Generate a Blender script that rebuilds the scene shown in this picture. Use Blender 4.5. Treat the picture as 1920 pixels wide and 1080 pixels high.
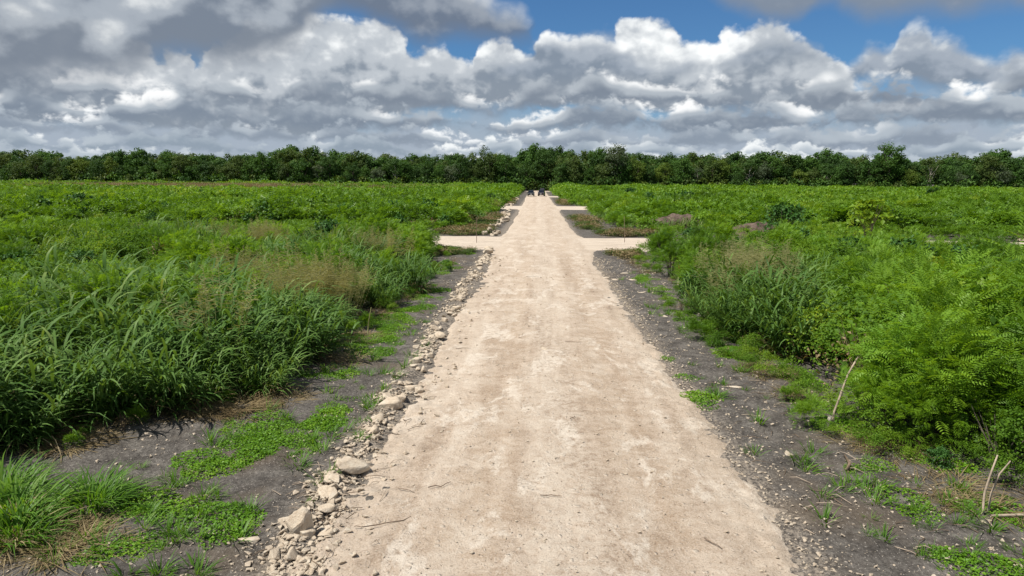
import bpy, bmesh, math, random
import numpy as np
from mathutils import Matrix, Vector

for o in list(bpy.data.objects):
    bpy.data.objects.remove(o, do_unlink=True)
S = bpy.context.scene
COL = S.collection
R = math.radians
rng = np.random.default_rng(11)
random.seed(11)

# ------------------------------------------------------------------ camera
CAM_H = 4.5
PITCH, YAW, ROLL = R(8.97), R(2.06), R(0.42)
cam_d = bpy.data.cameras.new('camera'); cam_d.lens = 24.0; cam_d.sensor_width = 36.0
cam_d.clip_start = 0.1; cam_d.clip_end = 20000
cam = bpy.data.objects.new('camera', cam_d); COL.objects.link(cam)
_f = Vector((-math.sin(YAW)*math.cos(PITCH), math.cos(YAW)*math.cos(PITCH), -math.sin(PITCH)))
_r0 = Vector((math.cos(YAW), math.sin(YAW), 0)); _u0 = _r0.cross(_f)
_r = _r0*math.cos(ROLL) + _u0*math.sin(ROLL); _u = _r.cross(_f)
m = Matrix((( _r.x, _u.x, -_f.x, 0), (_r.y, _u.y, -_f.y, 0), (_r.z, _u.z, -_f.z, CAM_H), (0, 0, 0, 1)))
cam.matrix_world = m
S.camera = cam

# ------------------------------------------------------------------ sun, exposure
SUN_EL, SUN_AZ = R(58), R(-118)         # azimuth from +Y towards +X: the sun stands high on the left, a little behind the camera
SUN_DIR = Vector((math.sin(SUN_AZ)*math.cos(SUN_EL), math.cos(SUN_AZ)*math.cos(SUN_EL), math.sin(SUN_EL)))
sd = bpy.data.lights.new('sun', 'SUN'); sd.energy = 5.0; sd.angle = R(0.55); sd.color = (1.0, 0.95, 0.87)
sun = bpy.data.objects.new('sun', sd); COL.objects.link(sun)
sun.rotation_euler = SUN_DIR.to_track_quat('Z', 'Y').to_euler()
sun.location = SUN_DIR*200
S.view_settings.view_transform = 'Standard'; S.view_settings.look = 'None'
S.view_settings.exposure = 0.22; S.view_settings.gamma = 1.0; S.view_settings.use_curve_mapping = False
S.cycles.max_bounces = 5; S.cycles.diffuse_bounces = 2; S.cycles.glossy_bounces = 2
S.cycles.transmission_bounces = 4; S.cycles.transparent_max_bounces = 4
S.cycles.sample_clamp_indirect = 6.0

# ------------------------------------------------------------------ node helper
class NT:
    def __init__(s, tree): s.t = tree; s.n = tree.nodes; s.l = tree.links
    def new(s, typ, **kw):
        n = s.n.new(typ)
        for k, v in kw.items(): setattr(n, k, v)
        return n
    def put(s, sock, v):
        if v is None: return
        if isinstance(v, bpy.types.NodeSocket): s.l.new(v, sock)
        elif isinstance(v, (tuple, list)) and len(v) == 3 and sock.type == 'RGBA': sock.default_value = (*v, 1)
        else: sock.default_value = v
    def math(s, op, a, b=None, c=None, clamp=False):
        n = s.new('ShaderNodeMath', operation=op, use_clamp=clamp)
        s.put(n.inputs[0], a); s.put(n.inputs[1], b); s.put(n.inputs[2], c)
        return n.outputs[0]
    def vmath(s, op, a, b=None, c=None, scale=None):
        n = s.new('ShaderNodeVectorMath', operation=op)
        s.put(n.inputs[0], a); s.put(n.inputs[1], b); s.put(n.inputs[2], c)
        if scale is not None: s.put(n.inputs['Scale'], scale)
        return n.outputs[0]
    def noise(s, vec, scale, detail=3.0, rough=0.55, dist=0.0, out='Fac', lac=2.0, dims='3D'):
        n = s.new('ShaderNodeTexNoise', noise_dimensions=dims)
        s.put(n.inputs['Vector'], vec); s.put(n.inputs['Scale'], scale); s.put(n.inputs['Detail'], detail)
        s.put(n.inputs['Roughness'], rough); s.put(n.inputs['Distortion'], dist); s.put(n.inputs['Lacunarity'], lac)
        return n.outputs[out]
    def voro(s, vec, scale, feature='F1', out='Distance', rnd=1.0):
        n = s.new('ShaderNodeTexVoronoi', feature=feature)
        s.put(n.inputs['Vector'], vec); s.put(n.inputs['Scale'], scale); s.put(n.inputs['Randomness'], rnd)
        return n.outputs[out]
    def step(s, v, a, b, lo=0.0, hi=1.0, mode='SMOOTHSTEP'):
        n = s.new('ShaderNodeMapRange', interpolation_type=mode)
        s.put(n.inputs[0], v); s.put(n.inputs[1], a); s.put(n.inputs[2], b); s.put(n.inputs[3], lo); s.put(n.inputs[4], hi)
        return n.outputs[0]
    def mix(s, f, a, b, blend='MIX'):
        n = s.new('ShaderNodeMix', data_type='RGBA', blend_type=blend)
        s.put(n.inputs[0], f); s.put(n.inputs[6], a); s.put(n.inputs[7], b)
        return n.outputs[2]
    def ramp(s, v, stops, interp='LINEAR'):
        n = s.new('ShaderNodeValToRGB'); r = n.color_ramp; r.interpolation = interp
        while len(r.elements) < len(stops): r.elements.new(0.5)
        for e, (p, c) in zip(r.elements, stops): e.position = p; e.color = (*c, 1)
        s.put(n.inputs[0], v); return n.outputs[0]
    def xyz(s, v):
        n = s.new('ShaderNodeSeparateXYZ'); s.put(n.inputs[0], v); return n.outputs
    def comb(s, x, y, z):
        n = s.new('ShaderNodeCombineXYZ'); s.put(n.inputs[0], x); s.put(n.inputs[1], y); s.put(n.inputs[2], z); return n.outputs[0]
    def curve(s, v, pts):
        n = s.new('ShaderNodeFloatCurve'); c = n.mapping.curves[0]
        pts = sorted(pts)
        c.points[0].location = pts[0]; c.points[1].location = pts[-1]
        for p in pts[1:-1]: c.points.new(*p)
        for p in c.points: p.handle_type = 'AUTO_CLAMPED'
        n.mapping.use_clip = True; n.mapping.update()
        s.put(n.inputs['Value'], v); return n.outputs[0]

def new_mat(name):
    mt = bpy.data.materials.new(name); mt.use_nodes = True
    t = NT(mt.node_tree); t.n.clear()
    t.out = t.new('ShaderNodeOutputMaterial'); mt_nt = t
    return mt, mt_nt

# ------------------------------------------------------------------ sky with cumulus
world = bpy.data.worlds.new('World'); S.world = world; world.use_nodes = True
world.cycles.sampling_method = 'NONE'
w = NT(world.node_tree); w.n.clear()
wout = w.new('ShaderNodeOutputWorld')
sky = w.new('ShaderNodeTexSky', sky_type='NISHITA', sun_disc=False)
sky.sun_elevation = SUN_EL; sky.sun_rotation = SUN_AZ; sky.altitude = 10; sky.air_density = 1.0
sky.dust_density = 0.4; sky.ozone_density = 2.2
SKY_STR = 0.075
tc = w.new('ShaderNodeTexCoord')
dvec = w.vmath('NORMALIZE', tc.outputs['Generated'])
dx, dy, dz = w.xyz(dvec)
AZ0, AZ1, EL1 = -45.0, 45.0, 20.0
az = w.math('MULTIPLY', w.math('ARCTAN2', dx, dy), 180/math.pi)
el = w.math('MULTIPLY', w.math('ARCSINE', dz), 180/math.pi)
# two shared noise fields in degrees bend the outlines of every cloud
P = w.comb(az, el, 0.0)
Pl = w.vmath('ADD', P, (-0.55, 0.75, 0.0))           # the same place a step towards the sun
def voro2(vec, sc):
    n = w.new('ShaderNodeTexVoronoi', voronoi_dimensions='2D', feature='F1')
    w.put(n.inputs['Vector'], vec); w.put(n.inputs['Scale'], sc); w.put(n.inputs['Detail'], 1.6); w.put(n.inputs['Roughness'], 0.55); n.normalize = True
    return n.outputs['Distance']
warp = w.vmath('SCALE', w.noise(P, 0.8, 2.0, 0.5, out='Color'), scale=1.1)
def puffs(q, sc, detail, wv):
    """cauliflower heads: round lobes with creases between, broken up by fractal noise"""
    a = w.noise(q, sc, detail, 0.54)
    b = voro2(w.vmath('ADD', q, warp), sc*1.9)
    return w.math('MULTIPLY_ADD', b, -wv, w.math('ADD', a, wv*0.42))
def billow(vec, seed, sc, detail=6.0, wv=0.55):
    q = w.vmath('MULTIPLY_ADD', vec, (1.0, 1.3, 0.0), (seed*17.3, seed*11.9, seed*5.7))
    return puffs(q, sc, detail, wv)
def to01(pts, lo=AZ0, hi=AZ1, top=EL1):
    out = []
    for a, e in pts:
        out.append((min(1, max(0, (a-lo)/(hi-lo))), min(1, max(0, (e+2)/(top+2)))))
    return out
u01 = w.math('DIVIDE', w.math('SUBTRACT', az, AZ0), AZ1-AZ0)
def outline(pts, uu):
    v = w.curve(uu, to01(pts))
    return w.math('SUBTRACT', w.math('MULTIPLY', v, EL1+2), 2.0)

CUM_TOP = [(-45,11.6),(-39.9,11.3),(-38.2,11.6),(-36.5,11.0),(-34.6,10.6),(-33.1,11.0),(-31.8,10.6),(-30.7,9.9),(-29.3,9.2),(-28.9,9.0),(-28.5,8.4),(-27.8,9.0),(-26.7,9.2),(-26.4,8.1),(-25.0,9.6),(-23.5,10.6),(-21.9,11.4),(-18.8,11.8),(-17.2,12.2),(-14.8,12.3),(-11.9,11.8),(-10.7,10.8),(-9.9,9.7),(-9.0,10.0),(-7.7,10.2),(-6.5,9.6),(-5.4,9.2),(-4.9,10.4),(-3.4,10.9),(-1.7,10.5),(-0.9,9.7),(0.2,10.9),(1.7,11.4),(3.8,11.5),(5.7,11.1),(6.3,11.8),(7.1,12.4),(8.2,12.6),(9.4,12.3),(10.5,11.8),(11.2,10.9),(12.1,10.7),(13.1,10.5),(13.6,10.3),(14.3,11.1),(14.9,11.4),(15.7,11.1),(16.8,11.4),(17.7,11.8),(19.3,10.8),(20.6,10.1),(21.9,9.1),(22.9,8.4),(24.0,7.0),(25.6,5.8),(26.8,6.1),(28.5,5.4),(30.3,5.8),(32.2,4.9),(35.1,5.1),(45,5.6)]
CUM_BASE = [(-45,3.4),(-40.0,3.3),(-33.8,3.7),(-27.8,3.7),(-20.7,3.0),(-13.3,4.7),(-4.7,5.9),(3.9,5.9),(10.3,5.6),(16.3,5.7),(23.8,4.9),(30.5,4.3),(45,3.9)]
RIGHT_TOP = [(-45,0),(18.0,0),(21.5,4.5),(23.0,7.6),(24.0,8.9),(25.0,9.5),(25.9,9.3),(26.2,10.3),(27.2,10.8),(27.9,10.8),(28.4,10.0),(29.8,9.6),(31.3,8.6),(32.5,8.3),(33.3,8.6),(34.7,8.2),(45,9)]
RIGHT_BASE = [(-45,8),(22.8,6.9),(24.0,7.3),(25.3,7.6),(27.0,7.1),(29.0,6.4),(31.5,6.2),(35.0,5.8),(45,6)]
GREY_TOP = [(-45,0),(-7,0),(-5.6,7.1),(-4.1,8.4),(-3.0,9.3),(-1.1,9.5),(0.0,10.3),(0.8,11.1),(3.0,11.3),(5.5,11.1),(6.8,10.5),(8.1,9.2),(9.8,8.7),(12.2,9.4),(13.8,8.9),(15.0,9.5),(16.5,10.3),(18.0,10.6),(19.5,10.4),(20.6,9.8),(22.1,8.5),(23.1,7.3),(24,0),(45,0)]
GREY_BASE = [(-45,8),(-5.6,7.9),(-3.4,8.0),(-0.4,7.9),(3.9,8.0),(7.7,8.1),(9.4,7.9),(11.4,8.3),(13.4,8.9),(16.2,8.8),(19.2,8.8),(21.0,9.0),(22.1,8.8),(45,8.1)]
LEFT_BASE = [(-45,5.8),(-39.7,5.8),(-38.1,5.6),(-36.3,5.9),(-33.9,6.3),(-30.9,6.7),(-29.0,7.6),(-27.1,8.3),(-24.2,8.1),(-21.2,8.6),(-19.4,9.2),(-18.4,10.4),(-16.8,11.9),(-15.6,12.7),(-14.4,13.3),(-13.1,14.7),(-10.6,17),(-8,20),(45,20)]
MID_BASE = [(-45,20),(-21,18),(-18.6,14.4),(-16.1,13.0),(-14.8,12.4),(-13.1,11.8),(-10.7,11.0),(-9.0,10.6),(-6.9,11.0),(-4.7,10.8),(-3.0,10.6),(-1.1,10.8),(-0.3,11.8),(0.4,13.5),(1.2,18),(45,20)]
MID_TOP = [(-45,18),(-18.6,17),(-7.2,16.8),(-5.6,15.0),(-4.1,14.1),(-3.0,13.4),(-1.8,13.2),(-0.7,12.4),(0.0,11.6),(2,9),(45,9)]
HIGH_BASE = [(-45,20),(9,20),(11.9,14.8),(13.4,13.5),(14.8,12.9),(16.7,12.2),(18.6,11.7),(19.8,11.8),(20.8,12.6),(21.5,12.7),(22.6,12.1),(25.0,11.4),(27.3,11.5),(29.9,11.1),(31.6,11.3),(34.5,10.9),(45,11)]

def sky_color():
    sc = w.vmath('SCALE', sky.outputs[0], scale=SKY_STR)
    return w.mix(1.0, sc, (0.50, 0.82, 1.12), 'MULTIPLY')

# which heaps stand in the sun and which in the shade of others
sunny = w.step(w.noise(w.vmath('MULTIPLY_ADD', P, (1.0, 1.7, 1.0), (41.0, 7.0, 2.0)), 0.17, 2.0, 0.55), 0.40, 0.62, 0.0, 1.0)
def shade(under, s, hrel, n0, n1, soft, lit, mid, dark, relief, vexp, opacity, grain, sunw):
    alpha = w.math('MULTIPLY', w.step(s, -soft*0.5, soft), opacity)
    b = w.math('MULTIPLY', w.step(hrel, 0.05, 1.0), w.math('MULTIPLY_ADD', sunny, sunw, vexp))
    b = w.math('ADD', b, w.math('MULTIPLY_ADD', w.math('SUBTRACT', n0, n1), relief, -0.08))
    b = w.math('ADD', b, w.math('MULTIPLY', w.math('SUBTRACT', n1, 0.5), grain))
    colr = w.ramp(b, [(0.0, dark), (0.45, mid), (1.0, lit)], 'EASE')
    return w.mix(alpha, under, colr)

def cloud_layer(under, top, base, seed, sc, amp, soft, lit, mid, dark, relief=1.6, vexp=0.45, opacity=1.0, grain=0.5, sunw=0.5, hb=6.0, wv=0.40):
    n0 = billow(P, seed, sc, 6.0, wv); n1 = billow(Pl, seed, sc, 2.0, wv)
    wob = w.math('MULTIPLY', w.math('SUBTRACT', n0, 0.5), amp)
    uu = w.math('MULTIPLY_ADD', n1, 0.010*amp, w.math('SUBTRACT', u01, 0.005*amp))
    tb, bb = (outline(top, uu) if top else None), outline(base, uu)
    dn = w.math('MULTIPLY_ADD', wob, 0.6, w.math('SUBTRACT', el, bb))
    if top:
        up = w.math('ADD', w.math('SUBTRACT', tb, el), wob)
        s = w.math('SMOOTH_MIN', up, dn, 0.6)
        hrel = w.math('DIVIDE', dn, w.math('MAXIMUM', w.math('ADD', up, dn), 0.8))
    else:
        s = dn; hrel = w.math('DIVIDE', dn, hb)
    return shade(under, s, hrel, n0, n1, soft, lit, mid, dark, relief, vexp, opacity, grain, sunw)

def cloud_row(under, base, h, freq, seed, cover, lit, mid, dark, relief=1.2, soft=0.25, vexp=0.30, opacity=1.0, sunw=0.85):
    """one rank of cumulus: bases near one elevation, puffed tops, gaps between the heaps"""
    q = w.comb(w.math('MULTIPLY', az, freq), w.math('MULTIPLY', el, freq*1.5), seed*7.7)
    ql = w.vmath('ADD', q, (-0.20, 0.30, 0.0))
    n0 = puffs(q, 1.0, 6.0, 0.36); n1 = puffs(ql, 1.0, 2.0, 0.36)
    big = w.noise(w.comb(w.math('MULTIPLY', az, freq*0.36), seed*3.1, 0.0), 1.0, 2.0, 0.6, dims='2D')
    n2 = w.noise(w.comb(w.math('MULTIPLY', az, freq*0.20), seed*5.1, 0.0), 1.0, 1.0, 0.5, dims='2D')
    hh = w.math('MULTIPLY', w.step(big, 0.64-cover*0.5, 0.98-cover*0.5, 0.22, 1.15, 'LINEAR'), h)
    bb = w.math('MULTIPLY_ADD', n2, h*1.1, base-h*0.55)
    wob = w.math('MULTIPLY', w.math('SUBTRACT', n0, 0.5), h*2.3)
    dn = w.math('MULTIPLY_ADD', wob, 0.55, w.math('SUBTRACT', el, bb))
    up = w.math('ADD', w.math('SUBTRACT', w.math('ADD', bb, hh), el), wob)
    s = w.math('SMOOTH_MIN', up, dn, h*0.25)
    hrel = w.math('DIVIDE', dn, w.math('MAXIMUM', w.math('ADD', up, dn), h*0.45))
    return shade(under, s, hrel, n0, n1, soft*h, lit, mid, dark, relief, vexp, opacity, 0.5, sunw)

c0 = sky_color()
c = w.mix(w.step(w.math('MULTIPLY_ADD', w.noise(P, 0.25, 3.0, 0.5), 5.0, w.math('SUBTRACT', el, 2.5)), 3.0, 7.5, 1.0, 0.0), c0, (0.36, 0.42, 0.50))
WH = (0.95, 0.97, 0.97)
c = cloud_layer(c, CUM_TOP, CUM_BASE, 1.0, 0.40, 2.4, 0.50, WH, (0.49, 0.53, 0.575), (0.24, 0.285, 0.345), vexp=0.66, sunw=0.45, relief=1.25)
c = cloud_layer(c, RIGHT_TOP, RIGHT_BASE, 2.0, 0.36, 1.8, 0.85, (0.66, 0.70, 0.73), (0.35, 0.40, 0.47), (0.22, 0.27, 0.34), vexp=0.7, sunw=0.2)
c = cloud_layer(c, GREY_TOP, GREY_BASE, 3.0, 0.36, 2.2, 1.1, (0.60, 0.64, 0.68), (0.33, 0.38, 0.45), (0.20, 0.25, 0.32), vexp=0.3, sunw=0.45, opacity=0.93)
c = cloud_row(c, 5.6, 2.4, 0.31, 11, 0.60, (0.95, 0.96, 0.96), (0.42, 0.465, 0.515), (0.20, 0.24, 0.30), relief=0.9, soft=0.38)
c = cloud_row(c, 4.0, 1.9, 0.43, 12, 0.64, (0.95, 0.96, 0.96), (0.41, 0.46, 0.515), (0.205, 0.25, 0.315), relief=0.85, soft=0.36)
c = cloud_row(c, 2.75, 1.4, 0.60, 13, 0.66, (0.92, 0.94, 0.95), (0.42, 0.475, 0.535), (0.25, 0.30, 0.37), relief=0.75, soft=0.36)
c = cloud_row(c, 1.9, 1.1, 0.75, 14, 0.70, (0.86, 0.89, 0.90), (0.45, 0.51, 0.57), (0.27, 0.33, 0.40), relief=0.7, soft=0.34)
c = cloud_row(c, 1.2, 0.8, 1.0, 15, 0.72, (0.78, 0.82, 0.84), (0.46, 0.52, 0.58), (0.32, 0.38, 0.45), relief=0.6, soft=0.34)
c = cloud_layer(c, None, LEFT_BASE, 4.0, 0.19, 4.4, 1.9, (0.80, 0.82, 0.82), (0.38, 0.42, 0.47), (0.19, 0.225, 0.28), relief=1.8, vexp=0.30, sunw=0.45, opacity=0.97, grain=2.0, wv=0.16)
c = cloud_layer(c, MID_TOP, MID_BASE, 5.0, 0.26, 2.6, 1.5, (0.58, 0.61, 0.64), (0.30, 0.34, 0.40), (0.15, 0.19, 0.26), relief=1.6, vexp=0.8, sunw=0.1, wv=0.25)
c7 = cloud_layer(c, None, HIGH_BASE, 6.0, 0.26, 3.0, 1.3, (0.44, 0.47, 0.52), (0.32, 0.355, 0.41), (0.22, 0.26, 0.32), relief=1.2, vexp=0.5, sunw=0.0, opacity=0.92, wv=0.2)
bg_front = w.new('ShaderNodeBackground'); w.put(bg_front.inputs[0], c7); bg_front.inputs[1].default_value = 0.93
# the rest of the sky: the same broken cumulus
q = w.vmath('DIVIDE', w.comb(dx, dy, 0.0), w.comb(w.math('ADD', w.math('ABSOLUTE', dz), 0.25), w.math('ADD', w.math('ABSOLUTE', dz), 0.25), 1.0))
g0 = w.noise(q, 1.5, 4.0, 0.55, 0.2)
ag = w.step(g0, 0.44, 0.56)
cg = w.ramp(g0, [(0.42, (0.80, 0.83, 0.84)), (0.56, (0.52, 0.56, 0.60)), (0.75, (0.30, 0.34, 0.40))])
bg_rest = w.new('ShaderNodeBackground'); w.put(bg_rest.inputs[0], w.mix(ag, sky_color(), cg)); bg_rest.inputs[1].default_value = 0.68
inside = w.math('MULTIPLY', w.step(w.math('ABSOLUTE', az), 38.5, 44.5, 1.0, 0.0), w.math('MULTIPLY', w.step(el, 15.0, 19.0, 1.0, 0.0), w.math('GREATER_THAN', el, -0.5)))
ms = w.new('ShaderNodeMixShader'); w.put(ms.inputs[0], inside)
w.l.new(bg_rest.outputs[0], ms.inputs[1]); w.l.new(bg_front.outputs[0], ms.inputs[2])
w.l.new(ms.outputs[0], wout.inputs[0])

# ------------------------------------------------------------------ small tools
def vnoise(x, y, seed=0):
    x = np.asarray(x, float); y = np.asarray(y, float)
    xi = np.floor(x).astype(np.int64); yi = np.floor(y).astype(np.int64)
    xf = x-xi; yf = y-yi
    def h(a, b):
        n = (a*374761393 + b*668265263 + seed*974634777) & 0xffffffff
        n = ((n ^ (n >> 13))*1274126177) & 0xffffffff
        return ((n ^ (n >> 16)) & 0xffff)/65535.0
    u = xf*xf*(3-2*xf); v = yf*yf*(3-2*yf)
    return (h(xi, yi)*(1-u)+h(xi+1, yi)*u)*(1-v) + (h(xi, yi+1)*(1-u)+h(xi+1, yi+1)*u)*v
def fbm(x, y, oct=4, seed=0):
    s = 0; a = 0.5; t = 0
    for i in range(oct):
        s = s + a*vnoise(np.asarray(x)*2**i + 31.7*i, np.asarray(y)*2**i - 17.3*i, seed+i); t += a; a *= 0.5
    return s/t

def make_mesh(name, V, F, mats=(), tint=None, midx=None, smooth=False):
    """V (n,3) array, F list of arrays of faces (each (k,3) or (k,4))"""
    me = bpy.data.meshes.new(name)
    V = np.asarray(V, np.float32)
    F = [np.asarray(f, np.int32) for f in (F if isinstance(F, list) else [F]) if len(f)]
    nl = sum(f.size for f in F); nf = sum(len(f) for f in F)
    me.vertices.add(len(V)); me.vertices.foreach_set('co', V.ravel())
    me.loops.add(nl); me.polygons.add(nf)
    me.loops.foreach_set('vertex_index', np.concatenate([f.ravel() for f in F]))
    tot = np.concatenate([np.full(len(f), f.shape[1], np.int32) for f in F])
    st = np.concatenate([[0], np.cumsum(tot)[:-1]]).astype(np.int32)
    me.polygons.foreach_set('loop_start', st)
    me.polygons.foreach_set('loop_total', tot)
    if midx is not None: me.polygons.foreach_set('material_index', np.asarray(midx, np.int32))
    if smooth: me.polygons.foreach_set('use_smooth', np.ones(nf, bool))
    if tint is not None:
        at = me.attributes.new('tint', 'FLOAT', 'POINT'); at.data.foreach_set('value', np.asarray(tint, np.float32))
    for mm in mats: me.materials.append(mm)
    me.update(calc_edges=True); me.validate()
    return me

def join_parts(parts):
    """parts: list of (V, F4 array, tint array, material index) -> V, F, tint, midx"""
    V = []; F = []; T = []; M = []; o = 0
    for v, f, t, mi in parts:
        V.append(v); F.append(np.asarray(f)+o); T.append(t); M.append(np.full(len(f), mi)); o += len(v)
    return np.concatenate(V), [np.concatenate(F)], np.concatenate(T), np.concatenate(M)

def link(name, me, parent=None):
    o = bpy.data.objects.new(name, me); COL.objects.link(o)
    if parent: o.parent = parent
    return o
def tag(o, label=None, cat=None, group=None, kind=None):
    if label: o['label'] = label
    if cat: o['category'] = cat
    if group: o['group'] = group
    if kind: o['kind'] = kind
    return o
def empty(name, loc, rz=0, sc=1.0):
    o = bpy.data.objects.new(name, None); COL.objects.link(o); o.empty_display_size = 0.2
    o.location = loc; o.rotation_euler = (0, 0, rz)
    o.scale = (sc, sc, sc) if not isinstance(sc, (tuple, list)) else sc
    return o
def set_mat(o, mt, slot=0):
    o.material_slots[slot].link = 'OBJECT'; o.material_slots[slot].material = mt

ORD = ['first', 'second', 'third', 'fourth', 'fifth', 'sixth', 'seventh', 'eighth', 'ninth', 'tenth', 'eleventh', 'twelfth', 'thirteenth',
       'fourteenth', 'fifteenth', 'sixteenth', 'seventeenth', 'eighteenth', 'nineteenth', 'twentieth', 'twenty-first', 'twenty-second', 'twenty-third', 'twenty-fourth', 'twenty-fifth']

# ------------------------------------------------------------------ materials
def leaf_mat(name, stops, trans=0.32, nscale=0.25, rough=0.5, spec=0.35, wt=0.5, wo=0.25, wn=0.5, patch=0.0):
    mt, t = new_mat(name)
    at = t.new('ShaderNodeAttribute', attribute_name='tint'); oi = t.new('ShaderNodeObjectInfo'); ge = t.new('ShaderNodeNewGeometry')
    n = t.noise(ge.outputs['Position'], nscale, 3.0, 0.6)
    f = t.math('ADD', t.math('MULTIPLY', at.outputs['Fac'], wt), t.math('MULTIPLY', oi.outputs['Random'], wo))
    f = t.math('ADD', f, t.math('MULTIPLY', t.math('SUBTRACT', n, 0.5), wn*2))
    if patch: f = t.math('ADD', f, t.math('MULTIPLY', t.math('SUBTRACT', t.noise(ge.outputs['Position'], patch, 3.0, 0.6), 0.5), 1.1))
    f = t.math('ADD', f, 0.5-0.5*(wt+wo), clamp=True)
    c = t.ramp(f, stops)
    p = t.new('ShaderNodeBsdfPrincipled'); t.put(p.inputs['Base Color'], c); p.inputs['Roughness'].default_value = rough
    p.inputs['Specular IOR Level'].default_value = spec
    tr = t.new('ShaderNodeBsdfTranslucent'); t.put(tr.inputs[0], t.mix(1.0, c, (1.5, 1.35, 0.55), 'MULTIPLY'))
    ms = t.new('ShaderNodeMixShader'); ms.inputs[0].default_value = trans
    t.l.new(p.outputs[0], ms.inputs[1]); t.l.new(tr.outputs[0], ms.inputs[2]); t.l.new(ms.outputs[0], t.out.inputs[0])
    return mt

def simple_mat(name, colr, rough=0.8, spec=0.3, nscale=0.0, var=0.3, metal=0.0, coat=0.0, bump=0.0):
    mt, t = new_mat(name)
    p = t.new('ShaderNodeBsdfPrincipled'); p.inputs['Roughness'].default_value = rough
    p.inputs['Specular IOR Level'].default_value = spec; p.inputs['Metallic'].default_value = metal
    p.inputs['Coat Weight'].default_value = coat
    if nscale:
        tcn = t.new('ShaderNodeTexCoord')
        n = t.noise(tcn.outputs['Object'], nscale, 5.0, 0.6)
        c = t.mix(t.step(n, 0.3, 0.7), tuple(x*(1-var) for x in colr), tuple(min(1, x*(1+var)) for x in colr))
        t.put(p.inputs['Base Color'], c)
        if bump:
            b = t.new('ShaderNodeBump'); b.inputs['Strength'].default_value = bump; b.inputs['Distance'].default_value = 0.02
            t.put(b.inputs['Height'], t.noise(tcn.outputs['Object'], nscale*3, 4.0, 0.6)); t.l.new(b.outputs[0], p.inputs['Normal'])
    else:
        p.inputs['Base Color'].default_value = (*colr, 1)
    t.l.new(p.outputs[0], t.out.inputs[0])
    return mt

M = {}
M['grass'] = leaf_mat('tall_grass_blades', [(0, (0.034, 0.079, 0.014)), (0.45, (0.078, 0.164, 0.031)), (0.8, (0.148, 0.250, 0.057)), (1, (0.265, 0.330, 0.106))], trans=0.3, nscale=0.5, rough=0.55, spec=0.22, wn=0.6)
M['grass_bright'] = leaf_mat('bright_grass_blades', [(0, (0.047, 0.115, 0.011)), (0.5, (0.101, 0.230, 0.020)), (1, (0.203, 0.333, 0.039))], trans=0.40, nscale=0.8)
M['straw'] = leaf_mat('dry_grass_blades', [(0, (0.11, 0.075, 0.035)), (0.5, (0.24, 0.18, 0.09)), (1, (0.42, 0.34, 0.19))], trans=0.2, nscale=0.8, rough=0.7)
M['seed'] = leaf_mat('grass_seed_heads', [(0, (0.20, 0.21, 0.08)), (0.5, (0.36, 0.35, 0.16)), (1, (0.50, 0.46, 0.25))], trans=0.35, nscale=0.5, rough=0.7)
M['feather'] = leaf_mat('feathery_leaves', [(0, (0.055, 0.115, 0.010)), (0.45, (0.113, 0.239, 0.016)), (0.8, (0.214, 0.370, 0.029)), (1, (0.185, 0.36, 0.040))], trans=0.44, nscale=0.2, wn=0.75, patch=0.09)
M['broad'] = leaf_mat('broad_leaves', [(0, (0.038, 0.094, 0.010)), (0.5, (0.108, 0.219, 0.018)), (0.85, (0.215, 0.341, 0.033)), (1, (0.387, 0.438, 0.052))], trans=0.40, nscale=0.4, rough=0.6, spec=0.2, wn=0.7, patch=0.12)
M['field'] = leaf_mat('field_scrub_leaves', [(0, (0.067, 0.135, 0.011)), (0.4, (0.115, 0.237, 0.015)), (0.75, (0.182, 0.329, 0.025)), (1, (0.298, 0.389, 0.043))], trans=0.42, nscale=0.07, wn=0.75, patch=0.022)
M['dark_leaf'] = leaf_mat('dark_glossy_leaves', [(0, (0.020, 0.056, 0.013)), (0.5, (0.041, 0.114, 0.021)), (1, (0.084, 0.194, 0.029))], trans=0.2, nscale=0.6, rough=0.55, spec=0.25)
M['lime_leaf'] = leaf_mat('yellow_green_leaves', [(0, (0.08, 0.16, 0.01)), (0.5, (0.17, 0.29, 0.02)), (1, (0.32, 0.40, 0.04))], trans=0.4, nscale=0.6)
M['creeper'] = leaf_mat('creeper_leaves', [(0, (0.057, 0.136, 0.008)), (0.5, (0.122, 0.271, 0.014)), (1, (0.245, 0.382, 0.030))], trans=0.3, nscale=0.9)
M['bark'] = simple_mat('bark', (0.14, 0.115, 0.09), 0.9, 0.2, 3.0, 0.35)
M['pale_bark'] = simple_mat('pale_bark', (0.36, 0.32, 0.27), 0.9, 0.2, 2.0, 0.3)
M['stick'] = simple_mat('weathered_stick', (0.40, 0.32, 0.24), 0.9, 0.2, 9.0, 0.3, bump=0.4)
M['dead_twig'] = simple_mat('dead_twig', (0.16, 0.115, 0.08), 0.9, 0.2, 6.0, 0.35)
TREE_COLS = {
 'dark green': [(0, (0.021, 0.051, 0.012)), (0.5, (0.042, 0.095, 0.019)), (1, (0.083, 0.152, 0.031))],
 'mid green': [(0, (0.028, 0.071, 0.013)), (0.5, (0.059, 0.132, 0.022)), (1, (0.112, 0.201, 0.036))],
 'olive green': [(0, (0.035, 0.066, 0.016)), (0.5, (0.073, 0.117, 0.026)), (1, (0.130, 0.177, 0.043))],
 'yellow-green': [(0, (0.057, 0.100, 0.014)), (0.5, (0.116, 0.177, 0.026)), (1, (0.195, 0.250, 0.043))],
 'grey-green': [(0, (0.042, 0.068, 0.034)), (0.5, (0.087, 0.122, 0.062)), (1, (0.153, 0.189, 0.108))],
}
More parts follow.
